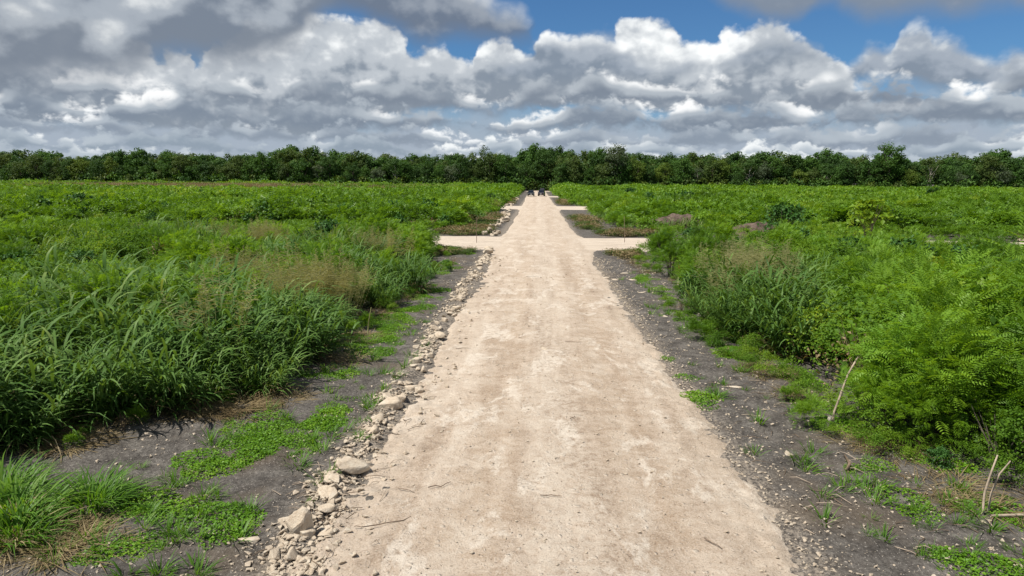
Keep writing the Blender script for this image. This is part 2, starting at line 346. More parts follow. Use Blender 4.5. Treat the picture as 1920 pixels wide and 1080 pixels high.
for k, st in TREE_COLS.items():
    M['tree '+k] = leaf_mat('tree_leaves_'+k.replace(' ', '_').replace('-', '_'), st, trans=0.28, nscale=0.12, rough=0.6, spec=0.2, wt=0.55, wo=0.2, wn=0.4)

# limestone
def rock_mat():
    mt, t = new_mat('limestone'); tcn = t.new('ShaderNodeTexCoord'); oi = t.new('ShaderNodeObjectInfo')
    v = t.vmath('ADD', tcn.outputs['Object'], t.comb(t.math('MULTIPLY', oi.outputs['Random'], 37.0), 0.0, 0.0))
    n = t.noise(v, 9.0, 6.0, 0.62); n2 = t.noise(v, 2.2, 3.0, 0.5)
    c = t.ramp(n, [(0.25, (0.38, 0.315, 0.25)), (0.5, (0.53, 0.465, 0.385)), (0.75, (0.66, 0.61, 0.53))])
    c = t.mix(t.step(n2, 0.45, 0.7), c, (0.60, 0.56, 0.49))
    c = t.mix(t.math('MULTIPLY', oi.outputs['Random'], 0.30), c, (0.42, 0.34, 0.26))
    c = t.mix(1.0, c, (1.0, 0.945, 0.865), 'MULTIPLY')
    p = t.new('ShaderNodeBsdfPrincipled'); t.put(p.inputs['Base Color'], c); p.inputs['Roughness'].default_value = 0.92; p.inputs['Specular IOR Level'].default_value = 0.2
    b = t.new('ShaderNodeBump'); b.inputs['Strength'].default_value = 0.6; b.inputs['Distance'].default_value = 0.03
    t.put(b.inputs['Height'], t.noise(v, 14.0, 6.0, 0.65)); t.l.new(b.outputs[0], p.inputs['Normal']); t.l.new(p.outputs[0], t.out.inputs[0])
    return mt
M['rock'] = rock_mat()

def soil_mat():
    mt, t = new_mat('dark_soil'); ge = t.new('ShaderNodeNewGeometry'); pos = ge.outputs['Position']
    big = t.noise(pos, 0.35, 4.0, 0.6); med = t.noise(pos, 2.3, 5.0, 0.65); fine = t.noise(pos, 16.0, 5.0, 0.7)
    c = t.ramp(t.math('ADD', t.math('MULTIPLY', med, 0.5), t.math('MULTIPLY', fine, 0.5)),
               [(0.36, (0.045, 0.040, 0.035)), (0.47, (0.095, 0.085, 0.075)), (0.56, (0.150, 0.136, 0.120)), (0.66, (0.25, 0.228, 0.20))])
    c = t.mix(t.step(big, 0.52, 0.68), c, t.mix(fine, (0.070, 0.054, 0.042), (0.175, 0.145, 0.112)))
    # pale chips of limestone
    ch = t.voro(t.vmath('ADD', pos, t.vmath('SCALE', t.noise(pos, 9.0, 2.0, 0.5, out='Color'), scale=0.06)), 13.0)
    cc = t.voro(pos, 13.0, out='Color'); r = t.xyz(cc)[0]
    X = t.xyz(pos)[0]; wob = t.math('MULTIPLY', t.math('SUBTRACT', t.noise(pos, 1.3, 4.0, 0.6), 0.5), 0.9)
    de = t.math('MINIMUM', t.math('ABSOLUTE', t.math('ADD', t.math('ADD', X, wob), 2.85)), t.math('ABSOLUTE', t.math('SUBTRACT', t.math('ADD', X, wob), 3.12)))
    spill = t.step(de, 0.05, 0.70, 1.0, 0.0)
    c = t.mix(t.math('MULTIPLY', spill, t.step(fine, 0.40, 0.62, 0.05, 0.85)), c, (0.40, 0.335, 0.265))
    dens = t.math('ADD', t.step(t.noise(pos, 0.9, 3.0, 0.6), 0.42, 0.68, 0.02, 0.16), t.math('MULTIPLY', spill, 0.30))
    chip = t.math('MULTIPLY', t.math('LESS_THAN', r, dens), t.step(ch, 0.14, 0.26, 1.0, 0.0))
    c = t.mix(chip, c, (0.42, 0.37, 0.32))
    f2 = t.voro(pos, 38.0); r2 = t.xyz(t.voro(pos, 38.0, out='Color'))[1]
    c = t.mix(t.math('MULTIPLY', t.math('LESS_THAN', r2, 0.16), t.step(f2, 0.2, 0.35, 0.9, 0.0)), c, (0.42, 0.385, 0.34))
    p = t.new('ShaderNodeBsdfPrincipled'); t.put(p.inputs['Base Color'], c); p.inputs['Roughness'].default_value = 0.95; p.inputs['Specular IOR Level'].default_value = 0.15
    b = t.new('ShaderNodeBump'); b.inputs['Strength'].default_value = 1.0; b.inputs['Distance'].default_value = 0.09
    h = t.math('ADD', t.math('ADD', t.math('MULTIPLY', fine, 0.6), t.math('MULTIPLY', med, 0.6)), t.math('MULTIPLY', chip, 0.3))
    t.put(b.inputs['Height'], h); t.l.new(b.outputs[0], p.inputs['Normal']); t.l.new(p.outputs[0], t.out.inputs[0])
    return mt
M['soil'] = soil_mat()

def road_mat(name, streak=True):
    mt, t = new_mat(name); ge = t.new('ShaderNodeNewGeometry'); pos = ge.outputs['Position']; X, Y, Z = t.xyz(pos)
    st = t.vmath('MULTIPLY', pos, (1.0, 0.07, 1.0) if streak else (0.2, 1.0, 1.0))
    streaks = t.noise(st, 1.5, 5.0, 0.6, 0.3)
    big = t.noise(pos, 0.32, 4.0, 0.6, 0.4); med = t.noise(pos, 1.7, 6.0, 0.66, 0.6); fine = t.noise(pos, 7.0, 8.0, 0.80); grit = t.noise(pos, 40.0, 4.0, 0.7)
    f = t.math('ADD', t.math('ADD', t.math('MULTIPLY', streaks, 0.36), t.math('MULTIPLY', med, 0.26)), t.math('ADD', t.math('MULTIPLY', fine, 0.36), t.math('MULTIPLY', big, 0.12)))
    c = t.ramp(f, [(0.40, (0.165, 0.118, 0.085)), (0.48, (0.300, 0.232, 0.175)), (0.54, (0.415, 0.340, 0.270)), (0.60, (0.490, 0.420, 0.345)), (0.70, (0.61, 0.555, 0.48))])
    if streak:
        # the crown between the wheel paths keeps more white marl, the wheel paths are tan
        wob = t.math('MULTIPLY', t.math('SUBTRACT', t.noise(pos, 0.5, 3.0, 0.6), 0.5), 1.6)
        xa = t.math('ADD', X, wob)
        cr = t.step(t.math('ABSOLUTE', t.math('SUBTRACT', xa, 0.45)), 0.15, 0.75, 1.0, 0.0)
        whit = t.math('MULTIPLY', t.math('MULTIPLY', cr, t.step(fine, 0.42, 0.60)), 0.60)
        c = t.mix(whit, c, (0.50, 0.445, 0.375))
        rut = t.math('ADD', t.step(t.math('ABSOLUTE', t.math('SUBTRACT', xa, 1.65)), 0.2, 0.8, 1.0, 0.0), t.step(t.math('ABSOLUTE', t.math('ADD', xa, 0.75)), 0.15, 0.7, 1.0, 0.0))
        c = t.mix(t.math('MULTIPLY', rut, t.step(med, 0.36, 0.6, 0.55, 0.12)), c, (0.33, 0.248, 0.175))
        pw = t.noise(t.vmath('MULTIPLY', pos, (1.0, 0.45, 1.0)), 1.1, 7.0, 0.70, 0.5)
        c = t.mix(t.math('MULTIPLY', t.step(pw, 0.53, 0.60), t.step(fine, 0.36, 0.58, 0.15, 0.85)), c, (0.60, 0.55, 0.48))
        edge = t.step(t.math('ABSOLUTE', t.math('SUBTRACT', xa, 0.3)), 1.9, 2.7)
        c = t.mix(t.math('MULTIPLY', edge, 0.40), c, (0.45, 0.385, 0.31))
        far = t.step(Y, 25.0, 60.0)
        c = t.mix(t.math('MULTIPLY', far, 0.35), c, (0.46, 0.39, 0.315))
    else:
        c = t.mix(0.45, c, (0.56, 0.505, 0.43))
    # stones pressed into the surface, lighter, and dark pock marks
    wv = t.vmath('ADD', pos, t.vmath('SCALE', t.noise(pos, 7.0, 2.0, 0.5, out='Color'), scale=0.10))
    vd = t.voro(wv, 8.0); vr = t.xyz(t.voro(wv, 8.0, out='Color'))
    sto = t.math('MULTIPLY', t.math('LESS_THAN', vr[0], 0.18), t.step(vd, 0.16, 0.32, 1.0, 0.0))
    c = t.mix(t.math('MULTIPLY', sto, 0.65), c, (0.54, 0.485, 0.41))
    vd2 = t.voro(wv, 24.0); vr2 = t.xyz(t.voro(wv, 24.0, out='Color'))
    st2 = t.math('MULTIPLY', t.math('LESS_THAN', vr2[1], 0.26), t.step(vd2, 0.2, 0.38, 1.0, 0.0))
    c = t.mix(t.math('MULTIPLY', st2, 0.55), c, t.mix(vr2[2], (0.17, 0.12, 0.08), (0.56, 0.51, 0.44)))
    c = t.mix(t.step(grit, 0.42, 0.68, 0.0, 0.42), c, (0.60, 0.535, 0.455))
    c = t.mix(t.step(grit, 0.30, 0.46, 0.50, 0.0), c, (0.20, 0.145, 0.10))
    c = t.mix(1.0, c, (1.12, 1.085, 1.045), 'MULTIPLY')
    p = t.new('ShaderNodeBsdfPrincipled'); t.put(p.inputs['Base Color'], c); p.inputs['Roughness'].default_value = 0.95; p.inputs['Specular IOR Level'].default_value = 0.12
    h = t.math('ADD', t.math('ADD', t.math('MULTIPLY', fine, 0.7), t.math('MULTIPLY', grit, 0.25)), t.math('ADD', t.math('MULTIPLY', sto, 0.35), t.math('MULTIPLY', st2, 0.18)))
    b = t.new('ShaderNodeBump'); b.inputs['Strength'].default_value = 0.85; b.inputs['Distance'].default_value = 0.07
    t.put(b.inputs['Height'], h); t.l.new(b.outputs[0], p.inputs['Normal']); t.l.new(p.outputs[0], t.out.inputs[0])
    return mt
M['road'] = road_mat('marl_road'); M['track'] = road_mat('marl_track', False)

# ------------------------------------------------------------------ ground, road, side tracks
def gz(x, y):
    x = np.asarray(x, float); y = np.asarray(y, float)
    near = np.clip((70-y)/40, 0, 1)
    z = 0.10*(fbm(x*0.35, y*0.35, 3, 5)-0.5)*near + 0.10*(fbm(x*2.1, y*2.1, 4, 9)-0.5)*near + 0.05*(fbm(x*7, y*7, 3, 21)-0.5)*np.clip((30-y)/15, 0, 1)
    row = np.exp(-((x+2.98)/0.30)**2)*np.clip((y-4)/2, 0, 1)*np.clip((44-y)/3, 0, 1)
    return z + row*0.16*fbm(x*1.5, y*1.1, 3, 33)
def axis(*segs):
    out = []
    for a, b, s in segs: out.append(np.arange(a, b, s))
    return np.unique(np.round(np.concatenate(out), 4))
def grid_mesh(name, xs, ys, zf, mats, smooth=True):
    X, Y = np.meshgrid(xs, ys); Z = zf(X, Y)
    V = np.stack([X, Y, Z], -1).reshape(-1, 3)
    nx, ny = len(xs), len(ys)
    i = np.arange(nx-1); j = np.arange(ny-1); I, J = np.meshgrid(i, j); a = (J*nx+I).ravel()
    F = np.stack([a, a+1, a+1+nx, a+nx], 1)
    return make_mesh(name, V, F, mats, smooth=smooth)
xs = axis((-4000, -400, 400), (-400, -40, 20), (-40, -12, 1.0), (-12, -7, 0.2), (-7, 7, 0.075), (7, 12, 0.2), (12, 40, 1.0), (40, 400, 20), (400, 4001, 400))
ys = axis((-400, 0, 50), (0, 6, 0.5), (6, 20, 0.075), (20, 32, 0.18), (32, 70, 0.7), (70, 400, 10), (400, 6001, 400))
g = link('ground', grid_mesh('ground', xs, ys, gz, [M['soil']])); tag(g, kind='structure')

ROAD_L, ROAD_R = -2.45, 3.05
def road_edges(y):
    l = ROAD_L - 0.42*np.clip((11-y)/5, 0, 1) + 0.30*(fbm(y*0.45, 0*y, 3, 71)-0.5) + 0.22*(fbm(y*2.3, 0*y, 2, 73)-0.5) - 0.5*np.clip((y-120)/60, 0, 1)
    r = ROAD_R + 0.30*(fbm(y*0.45, 0*y+9, 3, 75)-0.5) + 0.20*(fbm(y*2.3, 0*y+9, 2, 77)-0.5)
    fl = np.exp(-((y-49)/7.0)**2)*0.9 + np.exp(-((y-113)/9.0)**2)*0.7     # mouths of the side tracks
    return l-fl, r+fl
def rz(x, y):
    l, r = road_edges(y); d = np.minimum(x-l, r-x)
    z = 0.085*np.clip(d/1.8, -3, 1) + 0.045
    z = np.where(d < 0, 0.045 + d*0.30, z) + 0.11*(fbm(x*5, y*5, 4, 91)-0.5)*np.clip(1-np.abs(d)/0.6, 0, 1)*np.clip((45-y)/20, 0, 1)
    near = np.clip((60-y)/30, 0, 1)
    rut = np.exp(-((x-1.65)/0.35)**2) + np.exp(-((x+0.75)/0.35)**2)
    z = z - 0.022*rut*near + 0.05*(fbm(x*0.9, y*0.5, 3, 81)-0.5)*near + 0.035*(fbm(x*4.3, y*4.3, 4, 83)-0.5)*near
    rough_l = np.clip((-1.3-x)/1.2, 0, 1)*np.clip((16-y)/6, 0, 1)
    return z + 0.13*rough_l*(fbm(x*5.5, y*5.5, 4, 87)-0.5)
rxs = axis((-4.6, 5.4, 0.055)); rys = axis((-6, 6, 0.4), (6, 19, 0.055), (19, 34, 0.14), (34, 62, 0.5), (62, 300.1, 4.0))
ro = link('road', grid_mesh('road', rxs, rys, rz, [M['road']])); tag(ro, kind='structure')
def side_track(y0, y1, xa, xb, lift):
    def f(x, y):
        e = np.minimum(y-y0, y1-y) + 2.2*(fbm(x*0.22, y*0.22, 4, int(y0))-0.5)
        return np.clip(e*0.25, -0.10, 0.05) + lift
    o = link('side_track', grid_mesh('side_track', axis((xa, xb, 0.5)), axis((y0-1, y1+1, 0.25)), f, [M['track']])); tag(o, kind='structure')
side_track(45.0, 54.0, -120, 0.0, 0.030); side_track(45.0, 54.2, 0.2, 160, 0.026)
side_track(107.5, 120.5, -60, 0.0, 0.026); side_track(107.5, 121.0, 0.2, 60, 0.022)
side_track(188.0, 199.0, 0.2, 40, 0.014); side_track(284, 300, -14, 14, 0.010)

# ------------------------------------------------------------------ scatter (only for masses nobody could count)
def scatter(name, pts, rot, scl, idx, protos, label, cat):
    pts = np.asarray(pts, np.float32)
    me = bpy.data.meshes.new(name); me.vertices.add(len(pts)); me.vertices.foreach_set('co', pts.ravel())
    a = me.attributes.new('rot', 'FLOAT_VECTOR', 'POINT'); a.data.foreach_set('vector', np.asarray(rot, np.float32).ravel())
    a = me.attributes.new('scl', 'FLOAT_VECTOR', 'POINT'); a.data.foreach_set('vector', np.asarray(scl, np.float32).ravel())
    a = me.attributes.new('idx', 'INT', 'POINT'); a.data.foreach_set('value', np.asarray(idx, np.int32))
    me.update()
    o = link(name, me); tag(o, label, cat, kind='stuff')
    cl = bpy.data.collections.new(name+'_kinds')
    for k, pm in enumerate(protos):
        po = bpy.data.objects.new('%s_%03d' % (name, k), pm); cl.objects.link(po)
    ng = bpy.data.node_groups.new(name+'_scatter', 'GeometryNodeTree')
    ng.interface.new_socket('Geometry', in_out='INPUT', socket_type='NodeSocketGeometry')
    ng.interface.new_socket('Geometry', in_out='OUTPUT', socket_type='NodeSocketGeometry')
    N = ng.nodes; L = ng.links
    gi = N.new('NodeGroupInput'); go = N.new('NodeGroupOutput')
    ci = N.new('GeometryNodeCollectionInfo'); ci.inputs['Collection'].default_value = cl
    ci.inputs['Separate Children'].default_value = True; ci.inputs['Reset Children'].default_value = True
    ip = N.new('GeometryNodeInstanceOnPoints'); ip.inputs['Pick Instance'].default_value = True
    def attr(nm, dt):
        n = N.new('GeometryNodeInputNamedAttribute'); n.data_type = dt; n.inputs['Name'].default_value = nm
        return n.outputs['Attribute']
    L.new(gi.outputs[0], ip.inputs['Points']); L.new(ci.outputs[0], ip.inputs['Instance'])
    L.new(attr('idx', 'INT'), ip.inputs['Instance Index'])
    e2r = N.new('FunctionNodeEulerToRotation'); L.new(attr('rot', 'FLOAT_VECTOR'), e2r.inputs[0]); L.new(e2r.outputs[0], ip.inputs['Rotation'])
    L.new(attr('scl', 'FLOAT_VECTOR'), ip.inputs['Scale']); L.new(ip.outputs[0], go.inputs[0])
    md = o.modifiers.new('scatter', 'NODES'); md.node_group = ng
    return o

# ------------------------------------------------------------------ plant kits
def blades(r, n, rad, L0, L1, w0, lean0, lean1, droop, seg=5, zb=0.0):
    br = rad*np.sqrt(r.random(n)); ba = r.random(n)*2*np.pi
    bx, by = br*np.cos(ba), br*np.sin(ba)
    az_ = ba + r.normal(0, 0.75, n); L = L0+(L1-L0)*r.random(n)
    lean = lean0+(lean1-lean0)*np.clip(br/rad, 0, 1) + r.normal(0, 0.10, n)
    dr = droop*(0.6+0.8*r.random(n)); wd = w0*(0.65+0.7*r.random(n)); tw = r.normal(0, 0.5, n)
    V = []; x, y, z = bx.copy(), by.copy(), np.full(n, zb)
    for k in range(seg+1):
        t = k/seg; th = lean+dr*t**1.6
        sx, sy = -np.sin(az_+tw*t), np.cos(az_+tw*t)
        ww = wd*(0.45+1.1*t if t < 0.5 else 2.0*(1-t))*0.5
        V.append(np.stack([x-sx*ww, y-sy*ww, z], 1)); V.append(np.stack([x+sx*ww, y+sy*ww, z+ww*0.4], 1))
        st = L/seg
        x = x+np.sin(th)*np.cos(az_)*st; y = y+np.sin(th)*np.sin(az_)*st; z = np.maximum(z+np.cos(th)*st, 0.01)
    V = np.stack(V, 1)                                # n, 2(seg+1), 3
    nv = 2*(seg+1); b = (np.arange(n)*nv)[:, None]
    F = np.concatenate([np.stack([b[:, 0]+2*k, b[:, 0]+2*k+1, b[:, 0]+2*k+3, b[:, 0]+2*k+2], 1) for k in range(seg)])
    T = np.repeat(r.random(n), nv)
    return V.reshape(-1, 3), F, T

def leafy_culms(r, nc, rad, h0, h1, lpc, L0, L1, w0, seg=5, lean=0.42):
    """tall cane-like grass: leaning culms with strap leaves at every height that arch out and hang"""
    n = nc*lpc
    br = np.repeat(rad*np.sqrt(r.random(nc)), lpc); ba = np.repeat(r.random(nc)*2*np.pi, lpc); hc = np.repeat(h0+(h1-h0)*r.random(nc), lpc)
    ln = lean*(0.25+br/rad)+np.repeat(r.normal(0, 0.10, nc), lpc)
    t = np.tile((np.arange(lpc)+0.5)/lpc, nc)*0.95+0.05*r.random(n)
    hs = hc*t; bend = ln*(0.6+0.7*t)
    x = br*np.cos(ba)+np.sin(bend)*hs*np.cos(ba); y = br*np.sin(ba)+np.sin(bend)*hs*np.sin(ba); z = np.cos(bend)*hs
    a = ba+r.normal(0, 1.1, n); L = (L0+(L1-L0)*r.random(n))*(0.75+0.4*t); wd = w0*(0.7+0.6*r.random(n))
    th0 = 0.25+0.55*r.random(n)+0.25*(1-t); dr = 1.2+1.3*r.random(n); tw = r.normal(0, 0.35, n)
    V = []
    for k in range(seg+1):
        u = k/seg; th = th0+dr*u**1.3
        sx, sy = -np.sin(a+tw*u), np.cos(a+tw*u); ww = wd*(0.6+0.8*u if u < 0.5 else 2.0*(1-u))*0.5
        V.append(np.stack([x-sx*ww, y-sy*ww, z], 1)); V.append(np.stack([x+sx*ww, y+sy*ww, z+ww*0.3], 1))
        st = L/seg
        x = x+np.sin(th)*np.cos(a)*st; y = y+np.sin(th)*np.sin(a)*st; z = np.maximum(z+np.cos(th)*st, 0.01)
    V = np.stack(V, 1); nv = 2*(seg+1); b = np.arange(n)*nv
    F = np.concatenate([np.stack([b+2*k, b+2*k+1, b+2*k+3, b+2*k+2], 1) for k in range(seg)])
    return V.reshape(-1, 3), F, np.repeat(np.clip(0.75*r.random(n)+0.30*t, 0, 1), nv)

def seed_heads(r, n, rad, h0, h1, spread=0.35, fine=26):
    parts = []
    for i in range(n):
        a = r.random()*2*np.pi; b = rad*math.sqrt(r.random()); h = h0+(h1-h0)*r.random()
        lx, ly = np.cos(a)*h*spread*r.random(), np.sin(a)*h*spread*r.random()
        p0 = np.array([np.cos(a)*b, np.sin(a)*b, 0.2]); p1 = p0+np.array([lx, ly, h-0.2]); wd = 0.006
        V = [p0+[wd, 0, 0], p0-[wd, 0, 0], p1-[wd*.5, 0, 0], p1+[wd*.5, 0, 0]]; F = [[0, 1, 2, 3]]
        for k in range(fine):                          # loose panicle of hair-thin branchlets
            t = 0.66+0.34*k/fine; c = p0+(p1-p0)*t; aa = r.random()*2*np.pi; ll = (0.05+0.20*(1-t)/0.34)*(0.7+0.6*r.random())
            e = c+np.array([np.cos(aa)*ll, np.sin(aa)*ll, ll*0.5*r.random()]); q = 0.0042
            o = len(V); V += [c+[0, 0, q], c-[0, 0, q], e-[0, 0, q*1.3], e+[0, 0, q*1.3]]; F.append([o, o+1, o+2, o+3])
        parts.append((np.array(V), np.array(F), np.full(len(V), r.random()), 0))
    V, F, T, _ = join_parts(parts)
    return V, F[0], T

def leaf_quads(C, D, N, ln, wd, fold=0.25, r=None):
    """pointed leaf (two quads folded on the midrib) at C along D with normal N"""
    n = len(C); D = D/np.linalg.norm(D, axis=1, keepdims=True)
    Sd = np.cross(D, N); Sd /= np.maximum(np.linalg.norm(Sd, axis=1, keepdims=True), 1e-6); N = np.cross(Sd, D)
    ln = np.broadcast_to(ln, n)[:, None]; wd = np.broadcast_to(wd, n)[:, None]
    p0 = C; p1 = C+D*ln*0.45+Sd*wd*0.5+N*wd*fold; p2 = C+D*ln - N*ln*0.12; p3 = C+D*ln*0.45-Sd*wd*0.5+N*wd*fold; pm = C+D*ln*0.5
    V = np.stack([p0, p1, p2, p3, pm], 1).reshape(-1, 3); b = np.arange(n)*5
    F = np.concatenate([np.stack([b, b+1, b+2, b+4], 1), np.stack([b, b+4, b+2, b+3], 1)])
    return V, F, 5

def dome_points(r, n, rad, h, lobes=7, base=0.15, clumps=34):
    """points over a lumpy crown: several overlapping domes, denser towards the surface"""
    lc = []
    for i in range(lobes):
        a = r.random()*2*np.pi; q = rad*0.55*math.sqrt(r.random())
        lc.append((np.cos(a)*q, np.sin(a)*q, h*(0.45+0.3*r.random()), rad*(0.35+0.25*r.random()), h*(0.22+0.14*r.random())))
    lc = np.array(lc); k = r.integers(0, lobes, n)
    d = r.normal(size=(n, 3)); d /= np.linalg.norm(d, axis=1, keepdims=True)
    low = d[:, 2] < -0.35; d[low, 2] *= -0.6
    s = (0.45+0.6*r.random(n)**0.5)[:, None]
    Pp = np.stack([lc[k, 0], lc[k, 1], lc[k, 2]], 1) + d*s*np.stack([lc[k, 3], lc[k, 3], lc[k, 4]], 1)
    # leaves gather at the ends of branches, with open gaps between the sprays
    if clumps:
        kc = r.integers(0, n, clumps); cc = Pp[kc]; pick = r.integers(0, clumps, n); near_ = r.random(n) < 0.86
        sp = rad*(0.10+0.07*r.random(clumps))[pick][:, None]*np.array([1, 1, 0.62])
        Pp = np.where(near_[:, None], cc[pick]+r.normal(size=(n, 3))*sp, Pp)
    # skirt that reaches the ground
    sk = r.random(n) < 0.16
    a = r.random(n)*2*np.pi; q = rad*(0.55+0.45*r.random(n))
    Pp[sk] = np.stack([np.cos(a)*q, np.sin(a)*q, h*(base+0.45*r.random(n))], 1)[sk]
    out = Pp-np.array([0, 0, h*0.35]); out /= np.maximum(np.linalg.norm(out, axis=1, keepdims=True), 1e-6)
    Pp[:, 2] = np.maximum(Pp[:, 2], 0.05)
    return Pp, out

def tube(p, rad, sides=6):
    p = np.asarray(p, float); n = len(p); V = []
    for i in range(n):
        d = p[min(i+1, n-1)]-p[max(i-1, 0)]; d /= max(np.linalg.norm(d), 1e-9)
        a = np.cross(d, [0.3, 0.9, 0.2]); a /= max(np.linalg.norm(a), 1e-9); b = np.cross(d, a)
        for k in range(sides):
            th = 2*np.pi*k/sides; V.append(p[i]+(a*np.cos(th)+b*np.sin(th))*rad[i])
    F = [[i*sides+k, i*sides+(k+1) % sides, (i+1)*sides+(k+1) % sides, (i+1)*sides+k] for i in range(n-1) for k in range(sides)]
    return np.array(V), np.array(F)
def stems(r, n, rad, h, w0=0.02):
    parts = []
    for i in range(n):
        a = r.random()*2*np.pi; q = rad*(0.3+0.6*r.random()); hh = h*(0.6+0.35*r.random())
        p = [(0.1*np.cos(a), 0.1*np.sin(a), -0.05), (q*0.35*np.cos(a)+r.normal(0, .05), q*0.35*np.sin(a)+r.normal(0, .05), hh*0.45), (q*0.8*np.cos(a), q*0.8*np.sin(a), hh*0.8), (q*np.cos(a), q*np.sin(a), hh)]
        v, f = tube(p, [w0, w0*0.75, w0*0.45, w0*0.2], 5); parts.append((v, f, np.full(len(v), r.random()), 0))
    V, F, T, _ = join_parts(parts)
    return V, F[0], T

def feather_foliage(r, n, rad, h, ln=0.22, pairs=6, pl=0.085, pw=0.021, lobes=9):
    """twice-pinnate fronds: a rachis with pairs of narrow feathery pinnae"""
    C, O = dome_points(r, n, rad, h, lobes)
    D = O*0.7+r.normal(0, 0.45, (n, 3)); D[:, 2] += 0.15; D /= np.linalg.norm(D, axis=1, keepdims=True)
    N = np.tile([0, 0, 1.0], (n, 1))+r.normal(0, 0.35, (n, 3)); Sd = np.cross(D, N); Sd /= np.maximum(np.linalg.norm(Sd, axis=1, keepdims=True), 1e-6); N = np.cross(Sd, D)
    tn = np.clip(0.55*r.random(n)+0.45*np.clip(C[:, 2]/h, 0, 1), 0, 1)      # young growth at the top is paler
    Vs = []; Fs = []; Ts = []; o = 0
    for k in range(pairs):
        t = (k+0.6)/pairs; base = C+D*ln*t - N*(ln*0.30*t*t)
        for sg in (-1, 1):
            dd = Sd*sg*0.9+D*0.55-N*0.15; L = pl*(1.15-0.55*abs(t-0.45)*2)
            dd = dd/np.linalg.norm(dd, axis=1, keepdims=True); wv = np.cross(dd, N); wv /= np.maximum(np.linalg.norm(wv, axis=1, keepdims=True), 1e-6)
            v = np.stack([base, base+dd*L*0.5+wv*pw*0.5, base+dd*L-N*L*0.15, base+dd*L*0.5-wv*pw*0.5], 1).reshape(-1, 3)
            b = np.arange(n)*4+o; Vs.append(v); Fs.append(np.stack([b, b+1, b+2, b+3], 1)); Ts.append(np.repeat(tn, 4)); o += 4*n
    return np.concatenate(Vs), np.concatenate(Fs), np.concatenate(Ts)
def broad_foliage(r, n, rad, h, ln=0.12, wd=0.08, lobes=8, hang=0.2):
    C, O = dome_points(r, n, rad, h, lobes)
    D = O*0.5+r.normal(0, 0.6, (n, 3)); D[:, 2] -= hang
    N = O*0.8+np.array([0, 0, 0.7])+r.normal(0, 0.45, (n, 3))
    sc = 0.6+0.8*r.random(n)
    V, F, k = leaf_quads(C, D, N, ln*sc, wd*sc)
    return V, F, np.repeat(np.clip(0.7*r.random(n)+0.3*r.random(), 0, 1), k)
def one(name, vft, mt, smooth=False):
    V, F, T = vft; return make_mesh(name, V, F, [mt], tint=T, smooth=smooth)
def multi(name, lst, mats):
    V, F, T, Mi = join_parts([(v, f, t, mi) for (v, f, t), mi in lst]); return make_mesh(name, V, F, mats, tint=T, midx=Mi)

# ------------------------------------------------------------------ plant prototypes (shared mesh data)
def rg(s): return np.random.default_rng(s)
tus_mesh = [multi('tussock_blades', [(leafy_culms(rg(100+i), 46, 0.42, 0.75, 1.45, 8, 0.45, 0.85, 0.046), 0), (blades(rg(104+i), 70, 0.46, 0.6, 1.3, 0.040, 0.3, 1.0, 1.6, 5), 0), (blades(rg(108+i), 30, 0.40, 0.5, 1.3, 0.022, 0.2, 1.1, 1.5, 5), 1)], [M['grass'], M['straw']]) for i in range(5)]
tus_dead = [one('tussock_dead_leaves', blades(rg(120+i), 90, 0.42, 0.5, 1.1, 0.022, 0.5, 1.15, 1.3, 4), M['straw']) for i in range(2)]
tus_seed = [one('tussock_flower_stems', seed_heads(rg(130+i), 16, 0.35, 1.7, 2.6, 0.32), M['seed']) for i in range(3)]
low_mesh = [one('low_tuft_blades', blades(rg(140+i), 330, 0.40, 0.35, 0.95, 0.026, 0.15, 0.85, 1.3, 5), M['grass_bright']) for i in range(3)]
straw_mesh = [one('straw_mat', blades(rg(150+i), 110, 0.38, 0.25, 0.7, 0.014, 1.0, 1.5, 0.35, 3, 0.03), M['straw']) for i in range(3)]
straw_tall = [one('dry_tall_grass', blades(rg(155+i), 130, 0.45, 0.9, 1.7, 0.030, 0.05, 0.4, 0.6, 4), M['straw']) for i in range(2)]
feath_fol = [one('feathery_foliage', feather_foliage(rg(160+i), 900, 1.0, 2.0), M['feather']) for i in range(4)]
broad_fol = [one('broad_foliage', broad_foliage(rg(170+i), 1300, 0.95, 1.8, 0.085, 0.06), M['broad']) for i in range(3)]
shrub_stems = [one('shrub_stems', stems(rg(180+i), 9, 0.95, 1.9, 0.022), M['bark']) for i in range(3)]
dark_fol = [one('dark_foliage', broad_foliage(rg(190+i), 1300, 0.9, 1.9, 0.15, 0.10), M['dark_leaf']) for i in range(2)]
lime_fol = one('lime_foliage', broad_foliage(rg(195), 420, 0.85, 2.0, 0.24, 0.16), M['lime_leaf'])
pale_fol = one('pale_foliage', broad_foliage(rg(196), 800, 0.9, 1.6, 0.09, 0.06), M['lime_leaf'])
small_leaf = one('small_leaf_foliage', broad_foliage(rg(197), 1700, 0.95, 1.7, 0.065, 0.045), M['broad'])
bare_twigs = multi('bare_twigs', [(stems(rg(198), 16, 0.8, 1.9, 0.014), 0), (broad_foliage(rg(199), 260, 0.8, 1.5, 0.09, 0.05), 1)], [M['dead_twig'], M['straw']])
mid_dark = one('field_shrub', broad_foliage(rg(216), 300, 0.9, 1.9, 0.24, 0.15), M['dark_leaf'])
mid_pale = one('field_shrub', broad_foliage(rg(217), 340, 0.9, 1.5, 0.18, 0.11), M['lime_leaf'])
low_brown = one('low_brown_growth', broad_foliage(rg(219), 260, 0.7, 0.8, 0.12, 0.06), M['tree olive green'])
mid_brown = one('field_shrub', broad_foliage(rg(218), 200, 0.9, 1.2, 0.16, 0.06), M['straw'])
